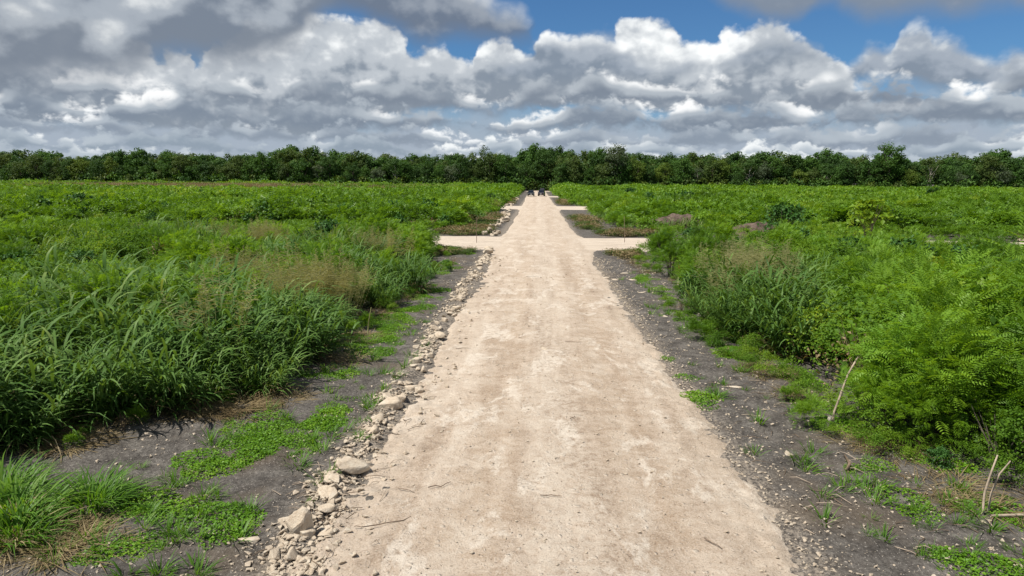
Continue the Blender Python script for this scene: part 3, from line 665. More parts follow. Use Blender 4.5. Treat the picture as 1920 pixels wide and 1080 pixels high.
mid_sh = [one('field_shrub', feather_foliage(rg(200+i), 190, 1.0, 1.9, 0.42, 3, 0.21, 0.085), M['field']) for i in range(3)] + \
         [one('field_shrub', broad_foliage(rg(210+i), 420, 1.0, 1.7, 0.20, 0.13), M['field']) for i in range(2)]
far_sh = [one('far_shrub', broad_foliage(rg(220+i), 240, 1.5, 2.1, 0.42, 0.28), M['field']) for i in range(4)]
mid_gr = [one('field_grass', leafy_culms(rg(230+i), 26, 0.5, 0.8, 1.5, 6, 0.5, 0.9, 0.065, 4), M['grass']) for i in range(3)]
def creeper_mat(r, n=380, rad=0.34):
    q = rad*np.sqrt(r.random(n)); a = r.random(n)*2*np.pi
    C = np.stack([q*np.cos(a), q*np.sin(a), 0.015+0.085*r.random(n)*(1-(q/rad)**2)], 1)
    D = np.stack([np.cos(a+r.normal(0, 1, n)), np.sin(a+r.normal(0, 1, n)), r.normal(0.1, 0.25, n)], 1); N = np.array([0, 0, 1.0])+r.normal(0, 0.35, (n, 3))
    s = 0.6+0.8*r.random(n); V, F, k = leaf_quads(C, D, N, 0.036*s, 0.028*s); return V, F, np.repeat(r.random(n), k)
creep = [one('creeper_mat', creeper_mat(rg(240+i)), M['creeper']) for i in range(4)]
def weed(r):
    return blades(r, 34, 0.08, 0.10, 0.30, 0.014, 0.3, 1.0, 0.7, 3)
weeds = [one('weed', weed(rg(250+i)), M['grass_bright']) for i in range(3)]

def hull_rock(name, r, n=15, flat=0.7, lng=1.0, mt=None):
    bm = bmesh.new()
    for i in range(n):
        d = r.normal(size=3); d /= np.linalg.norm(d); d = np.sign(d)*np.abs(d)**0.72
        d *= 0.42+0.10*r.random()
        bm.verts.new((d[0]*lng, d[1], d[2]*flat))
    res = bmesh.ops.convex_hull(bm, input=bm.verts)
    bmesh.ops.delete(bm, geom=[v for v in bm.verts if not v.link_faces], context='VERTS')
    bmesh.ops.dissolve_limit(bm, angle_limit=R(12), verts=bm.verts, edges=bm.edges)
    bmesh.ops.bevel(bm, geom=list(bm.edges), offset=0.035, segments=1, affect='EDGES', profile=0.6)
    bmesh.ops.triangulate(bm, faces=bm.faces)
    zmin = min(v.co.z for v in bm.verts)
    for v in bm.verts: v.co.z -= zmin+0.06
    me = bpy.data.meshes.new(name); bm.to_mesh(me); bm.free(); me.materials.append(mt or M['rock'])
    return me
rock_mesh = [hull_rock('rock', rg(300+i), 14+i, 0.55+0.08*(i % 4), 1.0+0.15*(i % 3)) for i in range(8)]
peb_mesh = [hull_rock('pebble', rg(320+i), 9, 0.6) for i in range(5)]

# ------------------------------------------------------------------ forest
def crown(r, H, W, ncl, lpc, z0=0.22, leaf=(0.28, 0.62)):
    lpc = int(lpc*1.5)
    Vs = []; Fs = []; Ts = []; o = 0; cs = []
    zc = H*(z0+1)/2; hz = H*(1-z0)/2
    for i in range(ncl):
        d = r.normal(size=3); d /= np.linalg.norm(d); k = 0.45+0.45*r.random()
        c = np.array([d[0]*W/2*k*1.05, d[1]*W/2*k*1.05, zc+d[2]*hz*k*1.02]); rr = W*(0.12+0.09*r.random())
        cs.append(c); n = lpc
        q = r.normal(size=(n, 3)); q /= np.linalg.norm(q, axis=1, keepdims=True); s = rr*(0.35+0.75*r.random(n)**0.6)[:, None]
        C = c+q*s*np.array([1, 1, 0.72]); N = q*0.9+np.array([0, 0, 0.5])+r.normal(0, 0.5, (n, 3)); N /= np.linalg.norm(N, axis=1, keepdims=True)
        a = np.cross(N, r.normal(size=(n, 3))); a /= np.linalg.norm(a, axis=1, keepdims=True); b = np.cross(N, a)
        sz = (leaf[0]+(leaf[1]-leaf[0])*r.random(n))[:, None]*0.5
        V = np.stack([C+a*sz, C+b*sz*0.75, C-a*sz, C-b*sz*0.75], 1).reshape(-1, 3)
        f = np.arange(n)*4+o; Fs.append(np.stack([f, f+1, f+2, f+3], 1)); Vs.append(V); o += 4*n
        Ts.append(np.repeat(np.clip(0.45*r.random()+0.55*r.random(n), 0, 1), 4))
    return (np.concatenate(Vs), np.concatenate(Fs), np.concatenate(Ts)), cs
def trunk(r, H, cs):
    parts = []
    bend = r.normal(0, 0.4, 2)
    p = [(0, 0, -0.3), (bend[0]*0.3, bend[1]*0.3, H*0.2), (bend[0], bend[1], H*0.42), (bend[0]*1.2, bend[1]*1.2, H*0.7)]
    v, f = tube(p, [0.34, 0.27, 0.21, 0.08], 7); parts.append((v, f, np.zeros(len(v)), 0))
    for k in r.permutation(len(cs))[:9]:
        c = cs[k]; t = 0.22+0.4*r.random(); s = np.array([bend[0]*t, bend[1]*t, H*t])
        md_ = (s+c)/2+np.array([0, 0, -0.5]); v, f = tube([s, md_, c], [0.15, 0.10, 0.04], 5); parts.append((v, f, np.zeros(len(v)), 0))
    V, F, T, _ = join_parts(parts)
    return V, F[0], T
TREES = []
specs = [(15, 9.5, 54, 62, 0.08), (16, 8.0, 52, 60, 0.08), (14, 10.5, 58, 62, 0.06), (15.5, 8.8, 46, 58, 0.16), (13, 9.0, 50, 60, 0.04), (17, 9.0, 48, 60, 0.24), (15, 7.5, 26, 40, 0.34)]
for i, (H, W, nc, lp, z0) in enumerate(specs):
    cr, cs = crown(rg(400+i), H, W, nc, lp, z0)
    TREES.append((one('crown', cr, M['tree mid green']), one('trunk', trunk(rg(420+i), H, cs), M['bark']), H))
# far forest mass
keys = list(TREE_COLS)
fm = []
for i, (H, W, nc, lp, z0) in enumerate(specs[:5]):
    cr, cs = crown(rg(440+i), H, W, 36, 40, 0.3, (0.4, 0.85)); fm.append(one('forest_tree', cr, M['tree '+['dark green', 'mid green', 'dark green', 'olive green', 'mid green'][i]]))
def edge_y(x): return 292 + 10*(fbm(np.asarray(x)*0.022, np.zeros_like(x), 2, 55)-0.5) + np.where(np.abs(np.asarray(x)-0.3) < 6, 9, 0)
def skyline(x): return 0.72+0.50*fbm(np.asarray(x)*0.05, np.zeros_like(x)+4, 3, 61)
pts = []; sc = []
for row in range(11):
    xx = np.arange(-345, 330, 6.3)+rng.normal(0, 1.6, len(np.arange(-345, 330, 6.3))); yy = edge_y(xx)+6+row*6.2+rng.normal(0, 1.6, len(xx))
    s = skyline(xx)*(0.80+0.40*rng.random(len(xx))**1.5)*(1+0.004*row*6.2/3)
    pts.append(np.stack([xx, yy, np.zeros(len(xx))], 1)); sc.append(np.stack([s*1.02, s*1.02, s], 1))
pts = np.concatenate(pts); sc = np.concatenate(sc)
# the forest goes on round both sides of the cleared field
n = len(pts)
scatter('forest', pts, np.stack([np.zeros(n), np.zeros(n), rng.random(n)*6.28], 1), sc, rng.integers(0, 5, n), fm, 'dense dark green forest closing the field behind its front row of trees', 'forest')
# front row: each tree its own thing
tx = np.arange(-231, 208, 5.25); tx = tx+rng.normal(0, 1.0, len(tx))
tcol = rng.choice(keys, len(tx), p=[0.36, 0.33, 0.20, 0.05, 0.06])
def nearest(px_x): return int(np.argmin(np.abs(tx-px_x)))
for xq, cq in ((-205, 'olive green'), (-196, 'yellow-green'), (-181, 'yellow-green'), (-113, 'mid green'), (-40, 'mid green'), (19, 'mid green'), (52, 'yellow-green'), (65, 'grey-green'), (80, 'yellow-green'), (95, 'grey-green'), (116, 'olive green'), (141, 'olive green'), (154, 'yellow-green'), (172, 'grey-green')):
    tcol[nearest(xq)] = cq
for xq in (-9, -4, 1, 6, 11): tcol[nearest(xq)] = 'dark green'
pale = {nearest(v) for v in (-222, -93, -60, 68, 92, 122, 160)}
L_ = [i for i in range(len(tx)) if tx[i] < 0.3]; R_ = [i for i in range(len(tx)) if tx[i] >= 0.3]
shape_word = ['broad', 'tall', 'wide', 'open-trunked', 'low bushy', 'high-crowned', 'slender']
for i in range(len(tx)):
    k = 6 if i in pale else int(rng.integers(0, 6)); cm, tm, H = TREES[k]
    s = float(skyline(np.array([tx[i]]))[0]*(0.70+0.34*rng.random()+0.22*(rng.random() < 0.12)))
    e = empty('forest_tree', (float(tx[i]), float(edge_y(np.array([tx[i]]))[0]), 0), float(rng.random()*6.28), (s*1.04, s*1.04, s))
    c = link('crown', cm, e); set_mat(c, M['tree '+tcol[i]])
    t = link('trunk', tm, e); set_mat(t, M['pale_bark'] if i in pale else M['bark'])
    if i in L_:
        a, b = len(L_)-1-(i-L_[0]), i-L_[0]
        where = ('%s left of the road end' % ORD[a]) if a < 21 else ('%s from the photo\'s left edge' % ORD[b])
    else:
        a, b = i-R_[0], len(R_)-1-(i-R_[0])
        where = ('%s right of the road end' % ORD[a]) if a < 21 else ('%s from the photo\'s right edge' % ORD[b])
    tag(e, '%s %s tree%s in forest edge, %s' % (shape_word[k], tcol[i], ' with pale trunk' if i in pale else '', where), 'tree', 'trees along the forest edge')
# undergrowth along the foot of the trees
n = 1700; ux = rng.uniform(-330, 320, n); uy = edge_y(ux)-4+8*rng.random(n); s = 0.9+1.5*rng.random(n)**2
und = [one('undergrowth', broad_foliage(rg(470+i), 220, 1.5, 2.1, 0.42, 0.28), M['tree '+kk]) for i, kk in enumerate(('dark green', 'mid green', 'olive green', 'yellow-green'))]
scatter('forest_undergrowth', np.stack([ux, uy, np.zeros(n)], 1), np.stack([0*ux, 0*ux, rng.random(n)*6.28], 1), np.stack([s, s, s*1.25], 1), rng.choice(4, n, p=[.35, .35, .22, .08]), und, 'bushy undergrowth at the foot of the forest edge', 'undergrowth')

# ------------------------------------------------------------------ field vegetation
YL = [6.0, 10.0, 12.0, 13.0, 15.3, 17.4, 21.5, 28.0, 33.0, 38.0, 43.5, 54.5, 58, 64.0, 94.0, 140, 300]
XL = [-9.6, -9.0, -7.9, -7.2, -6.3, -5.8, -5.9, -5.6, -5.3, -5.6, -6.6, -9.5, -8.5, -6.6, -5.6, -5.7, -6.2]
YR = [6.0, 10.2, 10.9, 12.4, 14.3, 17.4, 19.0, 24.0, 31.5, 41.0, 43.5, 55, 60, 70, 98, 120, 128, 186, 300]
XR = [9.4, 8.2, 6.9, 6.1, 6.2, 6.3, 5.7, 5.6, 6.7, 6.0, 7.0, 12.0, 9.0, 7.2, 7.4, 7.6, 6.0, 5.5, 5.8]
def xl(y): return np.interp(y, YL, XL)
def xr(y): return np.interp(y, YR, XR)
def jitter(y0, y1, sp, pad=10):
    out = []
    for y in np.arange(y0, y1, sp):
        x = np.arange(-0.83*y-pad, 0.74*y+pad, sp); out.append(np.stack([x+rng.uniform(-.5, .5, len(x))*sp, y+rng.uniform(-.5, .5, len(x))*sp], 1))
    return np.concatenate(out)
def veg(P_):
    x, y = P_[:, 0], P_[:, 1]
    d = np.maximum(xl(y)-x, x-xr(y))                  # distance inside the planting edge
    band = ((y > 44.2) & (y < 55.2)) | ((y > 108) & (y < 119.5) & (np.abs(x) < 60)) | ((y > 187) & (y < 199.5) & (x > 0) & (x < 40))
    k = (d > 0) & ~band
    return P_[k], d[k]
def ell(P_, cx, cy, rx, ry):
    return np.exp(-(((P_[:, 0]-cx)/rx)**2+((P_[:, 1]-cy)/ry)**2))
def put(name, P_, s, sz, idx, protos, label, cat, tilt=0.08):
    n = len(P_); z = gz(P_[:, 0], P_[:, 1])-0.03
    scatter(name, np.stack([P_[:, 0], P_[:, 1], z], 1), np.stack([rng.normal(0, tilt, n), rng.normal(0, tilt, n), rng.random(n)*6.28], 1), np.stack([s, s, sz], 1), idx, protos, label, cat)

# near belt 9 - 46 m
A, d = veg(jitter(9.5, 45.5, 0.92, 6)); x, y = A[:, 0], A[:, 1]
nz = fbm(x*0.22, y*0.22, 3, 101); nb = fbm(x*0.5, y*0.5, 2, 107)
left = x < 0
grassy = np.where(left, np.where(y < 21, 0.95, np.where(y < 28, 0.66, np.where(y < 36, 0.42, 0.12))) + 0.55*ell(A, -19, 37, 6, 5) + 0.5*ell(A, -8, 31, 4, 3), 0.04 + 1.15*ell(A, 7.6, 20.8, 3.2, 6.0) + 0.5*ell(A, 10, 28, 5, 5))
isg = nz*0.7+0.15+0.25*rng.random(len(A)) < grassy*0.9
hgt = np.clip(0.45+d*0.5, 0.45, 1.0)
bush_hump = 0.55+0.62*np.clip(1.8*fbm(x*0.36, y*0.36, 2, 111)-0.4, 0, 1)
right_near = np.where(left, 1.0, np.clip(1.38-(y-14)*0.028, 1.0, 1.38))
low_right = np.where((~left) & (y > 30), np.clip(1-(y-30)/24, np.where(x < 22, 0.92, np.where(x < 27, 0.35, 0.58)), 1), 1.0)
Gp = A[isg]; sg = (0.52+0.25*rng.random(isg.sum())+0.72*np.clip(2.2*fbm(A[isg][:, 0]*0.45, A[isg][:, 1]*0.45, 2, 113)-0.6, 0, 1))*hgt[isg]
put('tall_grass', Gp, sg*1.05, sg*1.05, rng.integers(0, 5, isg.sum()), tus_mesh, 'tall green grass filling the near field between the shrubs', 'grass', 0.16)
seedy = isg & (rng.random(len(A)) < np.clip(0.01+0.6*ell(A, -6.9, 20.5, 1.2, 1.3)+0.10*ell(A, -12, 21, 4, 3)+0.35*ell(A, -17, 37, 4, 2)+0.30*ell(A, 8.2, 24.5, 2.0, 2.0), 0, 0.6))
Q = A[seedy]; sq = 0.8+0.3*rng.random(len(Q))
Q = np.concatenate([Q]+[np.stack([cx+rx*rng.normal(0, .6, k_), cy+ry*rng.normal(0, .6, k_)], 1) for cx, cy, rx, ry, k_ in ((-6.7, 20.6, .8, .9, 16), (-15.5, 37, 2.5, 1.2, 16), (8.0, 25.0, 1.5, 1.6, 14), (-10.5, 23, 2, 1.5, 7), (-7.5, 32, 1.5, 1.2, 8))]); sq = 0.75+0.3*rng.random(len(Q))
put('grass_flower_stems', Q, sq, sq*0.95, rng.integers(0, 3, len(Q)), tus_seed, 'pale tan flowering stems rising out of the tall grass', 'grass')
sh = (~isg) & (left | (y > 28) | (rng.random(len(A)) < 0.76)); B = A[sh]; bs = (0.72+0.45*rng.random(len(B)))*np.clip(0.6+d[sh]*0.35, 0.5, 1.0)*bush_hump[sh]*right_near[sh]*low_right[sh]
typ = np.where(nb[sh]+0.30*(rng.random(len(B))-0.5) > 0.50, 4+rng.integers(0, 3, len(B)), rng.integers(0, 4, len(B)))
u_ = rng.random(len(B)); typ = np.where((u_ < 0.07) & (B[:, 1] > 25), 7, np.where(u_ < 0.12, 8, np.where(u_ < 0.17, 9, np.where(u_ < 0.22, 10, typ))))
put('near_scrub', B, bs, bs*0.95, typ, feath_fol+broad_fol+[dark_fol[0], pale_fol, bare_twigs, small_leaf], 'green feathery and leafy scrub covering the near field', 'shrubs')
# ragged skirt of young plants where the growth meets the bare verge
n = 260; ey = 9.5+34*rng.random(n)**1.4; lf = rng.random(n) < 0.45
ex = np.where(lf, xl(ey)+0.15+0.9*rng.random(n)**1.5, xr(ey)-0.15-1.0*rng.random(n)**1.5); E_ = np.stack([ex, ey], 1)
E_ = E_[fbm(ex*0.7, ey*0.7, 3, 117)+0.2*rng.random(n) > 0.52]; es = 0.14+0.20*rng.random(len(E_))
put('verge_seedlings', E_, es, es*0.95, rng.choice(11, len(E_), p=[.03, .03, .02, .02, .16, .16, .15, .03, .12, .10, .18]), feath_fol+broad_fol+[dark_fol[0], pale_fol, bare_twigs, small_leaf], 'low young plants fringing the scrub along both verges', 'plants')
# middle belt 46 - 125 m
A, d = veg(jitter(46, 125, 1.30)); x, y = A[:, 0], A[:, 1]
hn = np.clip(1.7*fbm(x*0.16, y*0.16, 3, 121)-0.35, 0, 1); dryw = np.clip(ell(A, -27, 106, 11, 4.0)*1.8+ell(A, -54, 76, 9, 3.5)*1.1+0.4*ell(A, -12, 104, 5, 2.5), 0, 1)
dry = rng.random(len(A)) < dryw; gr = (~dry) & (fbm(x*0.15, y*0.15, 3, 125)+0.2*(rng.random(len(A))-.5) > 0.66)
verge = ((y > 55) & (y < 62)) | ((y > 119) & (y < 123)); s = (0.60+0.55*rng.random(len(A)))*(0.66+0.80*hn)*np.clip(0.55+d*0.25, 0.5, 1)*np.where(verge, 0.5, 1)
r_ = ~(dry | gr)
put('field_scrub', A[r_], s[r_]*1.1, s[r_]*1.0, np.where(rng.random(r_.sum()) < 0.13, 5+rng.choice(3, r_.sum(), p=[.5, .25, .25]), rng.integers(0, 5, r_.sum())), mid_sh+[mid_dark, mid_pale, mid_brown], 'bright green scrub covering the middle of the field', 'shrubs')
put('field_grass', A[gr], s[gr], s[gr]*0.95, rng.integers(0, 3, gr.sum()), mid_gr, 'tall green grass patches among the field scrub', 'grass')
D1 = A[dry]; s1 = 1.15+0.4*rng.random(len(D1))
# far belt 125 - 290 m
A, d = veg(jitter(125, 291, 2.2)); x, y = A[:, 0], A[:, 1]
hn = np.clip(1.6*fbm(x*0.09, y*0.09, 3, 131)-0.3, 0, 1); dryw = np.clip(ell(A, -112, 215, 40, 16)*1.8+ell(A, -95, 250, 40, 14)*1.5, 0, 1); dry = rng.random(len(A)) < dryw
rise = 0.85+0.42*np.clip((y-140)/150, 0, 1)
s = (0.66+0.50*rng.random(len(A)))*(0.74+0.56*hn)*rise*np.clip(0.6+d*0.15, 0.6, 1); r_ = ~dry
put('far_field_scrub', A[r_], s[r_]*1.1, s[r_], rng.integers(0, 4, r_.sum()), far_sh, 'even bright green scrub of the far field below the forest', 'shrubs')
D2 = A[dry]; s2 = 2.0+0.6*rng.random(len(D2)); DD = np.concatenate([D1, D2]); ss = np.concatenate([s1, s2])
put('dry_grass', DD, ss, ss*0.85, rng.integers(0, 2, len(DD)), straw_tall, 'straw coloured dry grass in strips across the left field', 'grass')

# ------------------------------------------------------------------ verge: creepers, weeds, straw, pebbles
def blob(cx, cy, rx, ry, n):
    a = rng.random(n)*6.28; q = np.sqrt(rng.random(n)); return np.stack([cx+rx*q*np.cos(a), cy+ry*q*np.sin(a)], 1)
CR = [(-4.45, 11.1, .85, .75, 46), (-4.05, 12.2, .6, .6, 26), (-5.0, 10.2, .7, .45, 18), (-5.9, 10.6, .6, .4, 12), (-4.5, 18.2, .75, 1.7, 60), (-4.6, 21.6, .7, 1.9, 60), (-4.9, 15.3, .5, .7, 16), (-5.4, 9.2, .9, .35, 20), (-4.9, 8.6, .7, .4, 15), (-4.1, 8.2, .45, .3, 12),
      (-5.2, 7.6, .6, .4, 13), (-4.2, 25.6, .6, 2.4, 40), (-5.3, 12.1, .8, .6, 16), (-3.8, 13.1, .35, .6, 9), (-5.0, 28.5, .6, 3, 40), (-4.7, 35, .7, 3, 30), (-4.3, 41.5, .5, 1.5, 24),
      (5.45, 10.35, .30, .25, 10), (5.65, 9.6, .65, .25, 18), (5.3, 8.8, .5, .25, 12), (5.7, 7.8, .8, .4, 26), (3.3, 17.3, .13, .5, 7), (3.42, 15.3, .10, .3, 5), (3.45, 13.8, .12, .4, 6), (6.1, 15.6, .5, .8, 24), (5.9, 13.0, .4, .9, 24), (5.4, 17.9, .4, .7, 22), (6.9, 9.2, 1.2, .5, 22), (5.0, 22, .3, 2.0, 24), (5.2, 30, .4, 4, 36), (6.6, 11.0, .5, .4, 14)]
CP = np.concatenate([blob(*c) for c in CR]); k = (CP[:, 0] < -3.15) | (CP[:, 0] > 3.25); CP = CP[k]; CP = CP[fbm(CP[:, 0]*1.6, CP[:, 1]*1.6, 3, 141)+0.12*rng.random(len(CP)) > 0.50]; s = 0.5+0.75*rng.random(len(CP))
put('creeper', CP, s, s, rng.integers(0, 4, len(CP)), creep, 'low bright green creeper spreading over the dark soil', 'ground cover', 0.03)
WP = np.concatenate([blob(*c) for c in [(-4.6, 11, 1.8, 5, 60), (-5.2, 8.5, 1.5, 1.2, 30), (-4.2, 19, .9, 6, 40), (4.3, 15, .8, 8, 26), (5.4, 9, 1.3, 1.8, 36), (-3.1, 14, .25, 5, 16), (4.5, 28, .7, 8, 24)]])
s = 0.5+0.9*rng.random(len(WP)); put('verge_weeds', WP, s, s, rng.integers(0, 3, len(WP)), weeds, 'scattered small weeds sprouting from the verge soil', 'weeds')
SP = np.concatenate([blob(*c) for c in [(-5.5, 13.7, .6, .5, 22), (-6.2, 12.6, .9, .4, 24), (-5.0, 16.3, .5, .6, 16), (-5.1, 19, .35, .8, 14), (-6.2, 7.6, .8, .4, 22), (-5.3, 22.5, .4, 1.0, 14), (5.6, 16.2, .4, .7, 9), (6.6, 9.5, 1.0, .5, 10), (5.6, 14.2, .3, .6, 6), (-5.0, 27, .4, 1.6, 14), (6.0, 11.5, .5, .4, 12), (-8.2, 11.2, .8, .5, 18), (5.6, 37, .5, 4, 20), (-6.2, 47, .8, 3, 0+14)]])
s = 0.4+0.7*rng.random(len(SP)); put('straw_litter', SP, s, s*0.6, rng.integers(0, 3, len(SP)), straw_mesh, 'flattened tan straw lying on the verge beside the grass', 'litter', 0.05)
VP = np.concatenate([blob(*c) for c in [(-6.5, 60, 2.6, 4.5, 170), (-5.4, 75, 1.0, 12, 110), (-5.6, 98, .8, 10, 60), (8.2, 58.5, 3.2, 2.6, 130), (5.2, 75, 1.2, 14, 90), (4.9, 100, .7, 10, 40), (5.4, 42, .9, 2.2, 40), (-5.2, 42.5, 1.2, 1.8, 60), (5.2, 140, .8, 16, 60), (-5.6, 140, .8, 16, 60)]])
VP = VP[((VP[:, 0] < -4.1) | (VP[:, 0] > 4.2)) & ((VP[:, 1] < 84) | (VP[:, 1] > 126))]; s = (0.6+0.7*rng.random(len(VP)))*np.clip(VP[:, 1]/60, 0.8, 1.4)
put('verge_low_growth', VP, s, s*0.42, rng.integers(0, 5, len(VP)), [straw_mesh[0], mid_brown, low_brown, low_brown, low_brown], 'low brownish grass and weeds on the verge beyond the crossings', 'grass')
n = 15000; gy = 6.2+34*rng.random(n)**1.9; side = rng.random(n); gx = np.where(side < 0.36, -2.9+rng.normal(0, 1, n)*np.where(gy < 10, 0.26, 0.19), np.where(side < 0.48, 3.2+np.abs(rng.normal(0, 0.35, n)), np.where(side < 0.60, rng.uniform(-2.4, 3.0, n), np.where(rng.random(n) < .5, rng.uniform(-7, -3, n), rng.uniform(3.2, 6.5, n)))))
keep = (gx > -2.3) | (fbm(gx*1.1, gy*0.9, 3, 151) > 0.42); gx, gy = gx[keep], gy[keep]; n = len(gx)
gs = (0.022+0.10*rng.random(n)**2.8)*(1+gy/40); onr = (gx > -2.7) & (gx < 3.1); zz = np.where(onr, np.maximum(rz(gx, gy), gz(gx, gy)), gz(gx, gy)); gs = np.where(onr & (gx > -1.8) & (gx < 2.4), gs*0.45, np.where((gx > 2.4) | (gx < -3.5), gs*0.5, gs*0.9))
scatter('gravel', np.stack([gx, gy, zz], 1), np.stack([rng.normal(0, .3, n), rng.normal(0, .3, n), rng.random(n)*6.28], 1), np.stack([gs, gs, gs], 1), rng.integers(0, 5, n), peb_mesh, 'pale limestone gravel strewn over the road and its edges', 'gravel')

def top_z(x, y): return float(max(gz(x, y), rz(np.array(x, float), np.array(y, float)) if -4.5 < x < 5.3 else -9))

# ------------------------------------------------------------------ single plants that stand out
def add_tussock(x, y, s, k, label, sz=None, seed=False, dead=True, low=False, group='tall grass tussocks beside the verge'):
    e = empty('grass_tussock', (x, y, float(gz(x, y))-0.02), k*1.7, (s, s, sz or s))
    link('leaf_blades', (low_mesh if low else tus_mesh)[k % 3], e)
    if dead: link('dead_leaves', tus_dead[k % 2], e)
    if seed: link('flower_stems', tus_seed[k % 3], e)
    tag(e, label, 'grass', group); return e
for i, a in enumerate([
 (-8.9, 11.2, 1.0, 'tall dark green grass tussock at the left edge, behind the bare soil'),
 (-8.2, 12.2, 1.0, 'tall green grass tussock second from the left edge, behind the bare soil'),
 (-7.4, 12.7, .95, 'arching green grass tussock third from the left edge along the soil'),
 (-6.75, 12.95, .62, 'small low grass tussock in front of the tall left-hand grass'),
 (-6.9, 14.2, .95, 'arching grass tussock just behind the small low one on the left'),
 (-5.75, 13.9, .60, 'rounded low grass tussock nearest the creeper patch on the left'),
 (-6.2, 15.3, .80, 'green grass tussock between the low round tussock and the tall dark one'),
 (-5.95, 16.7, 1.02, 'tall dark tussock with drooping blades above tan straw, left of the road'),
 (-6.6, 17.8, 1.0, 'tall seeding tussock behind the drooping dark one, left of the road'),
 (-5.5, 23.9, .62, 'small tussock with straw base between the two large left tussocks'),
 (-6.0, 26.2, .95, 'dense grass tussock left of the broad one near the crossing'),
 (-5.05, 27.2, .95, 'broad dense tussock overhanging the verge short of the first crossing'),
 (6.75, 17.8, 1.05, 'largest arching grass tussock right of the road, above bright short grass'),
 (6.15, 19.4, .9, 'grass tussock left of the largest one on the right verge'),
 (7.7, 18.4, 1.0, 'tall grass tussock between the largest one and the right shrubs'),
 (5.7, 21.2, .78, 'pale seeding grass tussock near the red-marked stake'),
 (7.3, 21.6, 1.05, 'tall pale seeding tussock behind the largest one on the right')]):
    add_tussock(a[0], a[1], a[2]*1.15, i, a[3], seed=i in (8, 15, 16, 4), dead=i in (3, 5, 7, 9, 11, 12))
for i, a in enumerate([
 (-6.9, 8.3, .95, 'bright green grass clump in the bottom left corner, nearest the photo edge'),
 (-6.1, 8.65, .85, 'bright green grass clump at the right end of the bottom left grass'),
 (-6.5, 7.75, .8, 'light green grass clump in front of the bottom left grass'),
 (-7.5, 8.75, .95, 'bright green grass clump behind the bottom left grass'),
 (5.15, 17.75, .5, 'short bright green grass patch at the foot of the largest right tussock'),
 (5.0, 18.8, .45, 'short bright grass behind the patch at the right tussock foot')]):
    add_tussock(a[0], a[1], a[2], i, a[3], low=True, dead=i in (2, 4), sz=a[2]*(0.85 if i < 4 else 0.7), group='short bright grass clumps')
def add_shrub(x, y, s, fol, k, label, sz=None, name='shrub', cat='shrub', group=None, mt=None):
    e = empty(name, (x, y, float(gz(x, y))-0.02), k*2.1, (s, s, sz or s))
    f = link('foliage', fol, e)
    if mt: set_mat(f, mt)
    link('stems', shrub_stems[k % 3], e)
    tag(e, label, cat, group); return e
GS = 'green shrubs along the right verge'
for i, a in enumerate([
 (7.5, 11.7, .85, 0, 'feathery shrub just right of the leaning pale stick'),
 (8.6, 11.3, 1.12, 1, 'feathery shrub at the right edge above the two dry stalks'),
 (6.6, 12.7, .75, 0, 'low feathery shrub directly behind the leaning pale stick'),
 (8.9, 13.2, 1.36, 2, 'large leafy shrub in the middle of the right-hand thicket'),
 (10.3, 14.0, 1.5, 1, 'tallest feathery shrub at the right edge of the photo'),
 (7.7, 14.2, .98, 2, 'round leafy shrub between the right tussocks and the thicket'),
 (9.3, 16.3, 1.25, 0, 'feathery shrub behind the round leafy one on the right'),
 (11.6, 17.0, 1.4, 2, 'broad leafy shrub behind the tallest one at the right edge'),
 (6.15, 11.75, .5, 2, 'small yellowish leafy shrub at the foot of the right thicket'),
 (7.4, 10.6, .6, 2, 'small leafy shrub beside the dry stalks')]):
    add_shrub(a[0], a[1], a[2], (feath_fol[i % 4] if a[3] < 2 else broad_fol[i % 3]), i, a[4], group=GS)
GS2 = 'shrubs by the first crossing'
for i, a in enumerate([
 (7.4, 39.5, .95, 0, 'rounded green shrub at the right corner of the first crossing'),
 (9.6, 40.5, .95, 0, 'dark green shrub second from the right corner of the first crossing'),
 (6.4, 32.5, .95, 0, 'dark rounded shrub behind the red-marked stake'),
 (7.8, 34.5, 1.05, 1, 'leafy green shrub behind the dark rounded one by the stake'),
 (-7.2, 40.5, .95, 0, 'rounded feathery shrub at the left corner of the first crossing'),
 (-8.8, 38.8, 1.25, 0, 'feathery shrub second from the left corner of the first crossing'),
 (-12.4, 41.0, 1.15, 2, 'dark green shrub among pale seeding grass left of the crossing'),
 (14.9, 33.2, 1.0, 2, 'dark leafy bush standing out of the right scrub'),
 (18.0, 51.0, 1.65, 2, 'large dark bush beside the right-hand side track'),
 (20.6, 56.5, 1.35, 1, 'green bush to the right of the large dark bush')]):
    add_shrub(a[0], a[1], a[2], [feath_fol[i % 4], broad_fol[i % 3], dark_fol[i % 2]][a[3]], i, a[4], group=GS2)
add_shrub(25.0, 52.6, 1.7, lime_fol, 1, 'young yellow-green large-leaved tree beside the right side track', name='young_tree', cat='tree')
for i, a in enumerate([
 (-47.5, 70, 1.6, 'dark large-leaved bush standing out in the left field'), (-148, 285, 2.6, 'small dark tree at the far end of the left field'),
 (21.0, 158, 1.7, 'small dark bush in the right field nearest the forest'), (17.0, 104, 1.5, 'dark bush in the right field, left of a pair'),
 (22.4, 105, 1.7, 'dark bush in the right field, right of a pair'), (98, 175, 1.8, 'lone dark bush far across the right field'),
 (32, 84, 1.4, 'dark low bush in the middle of the right field'), (-8.5, 122, 1.2, 'dark bush left of the road near the second crossing')]):
    add_shrub(a[0], a[1], a[2], dark_fol[i % 2], i, a[3], name='dark_bush', cat='bush', group='dark bushes in the field')

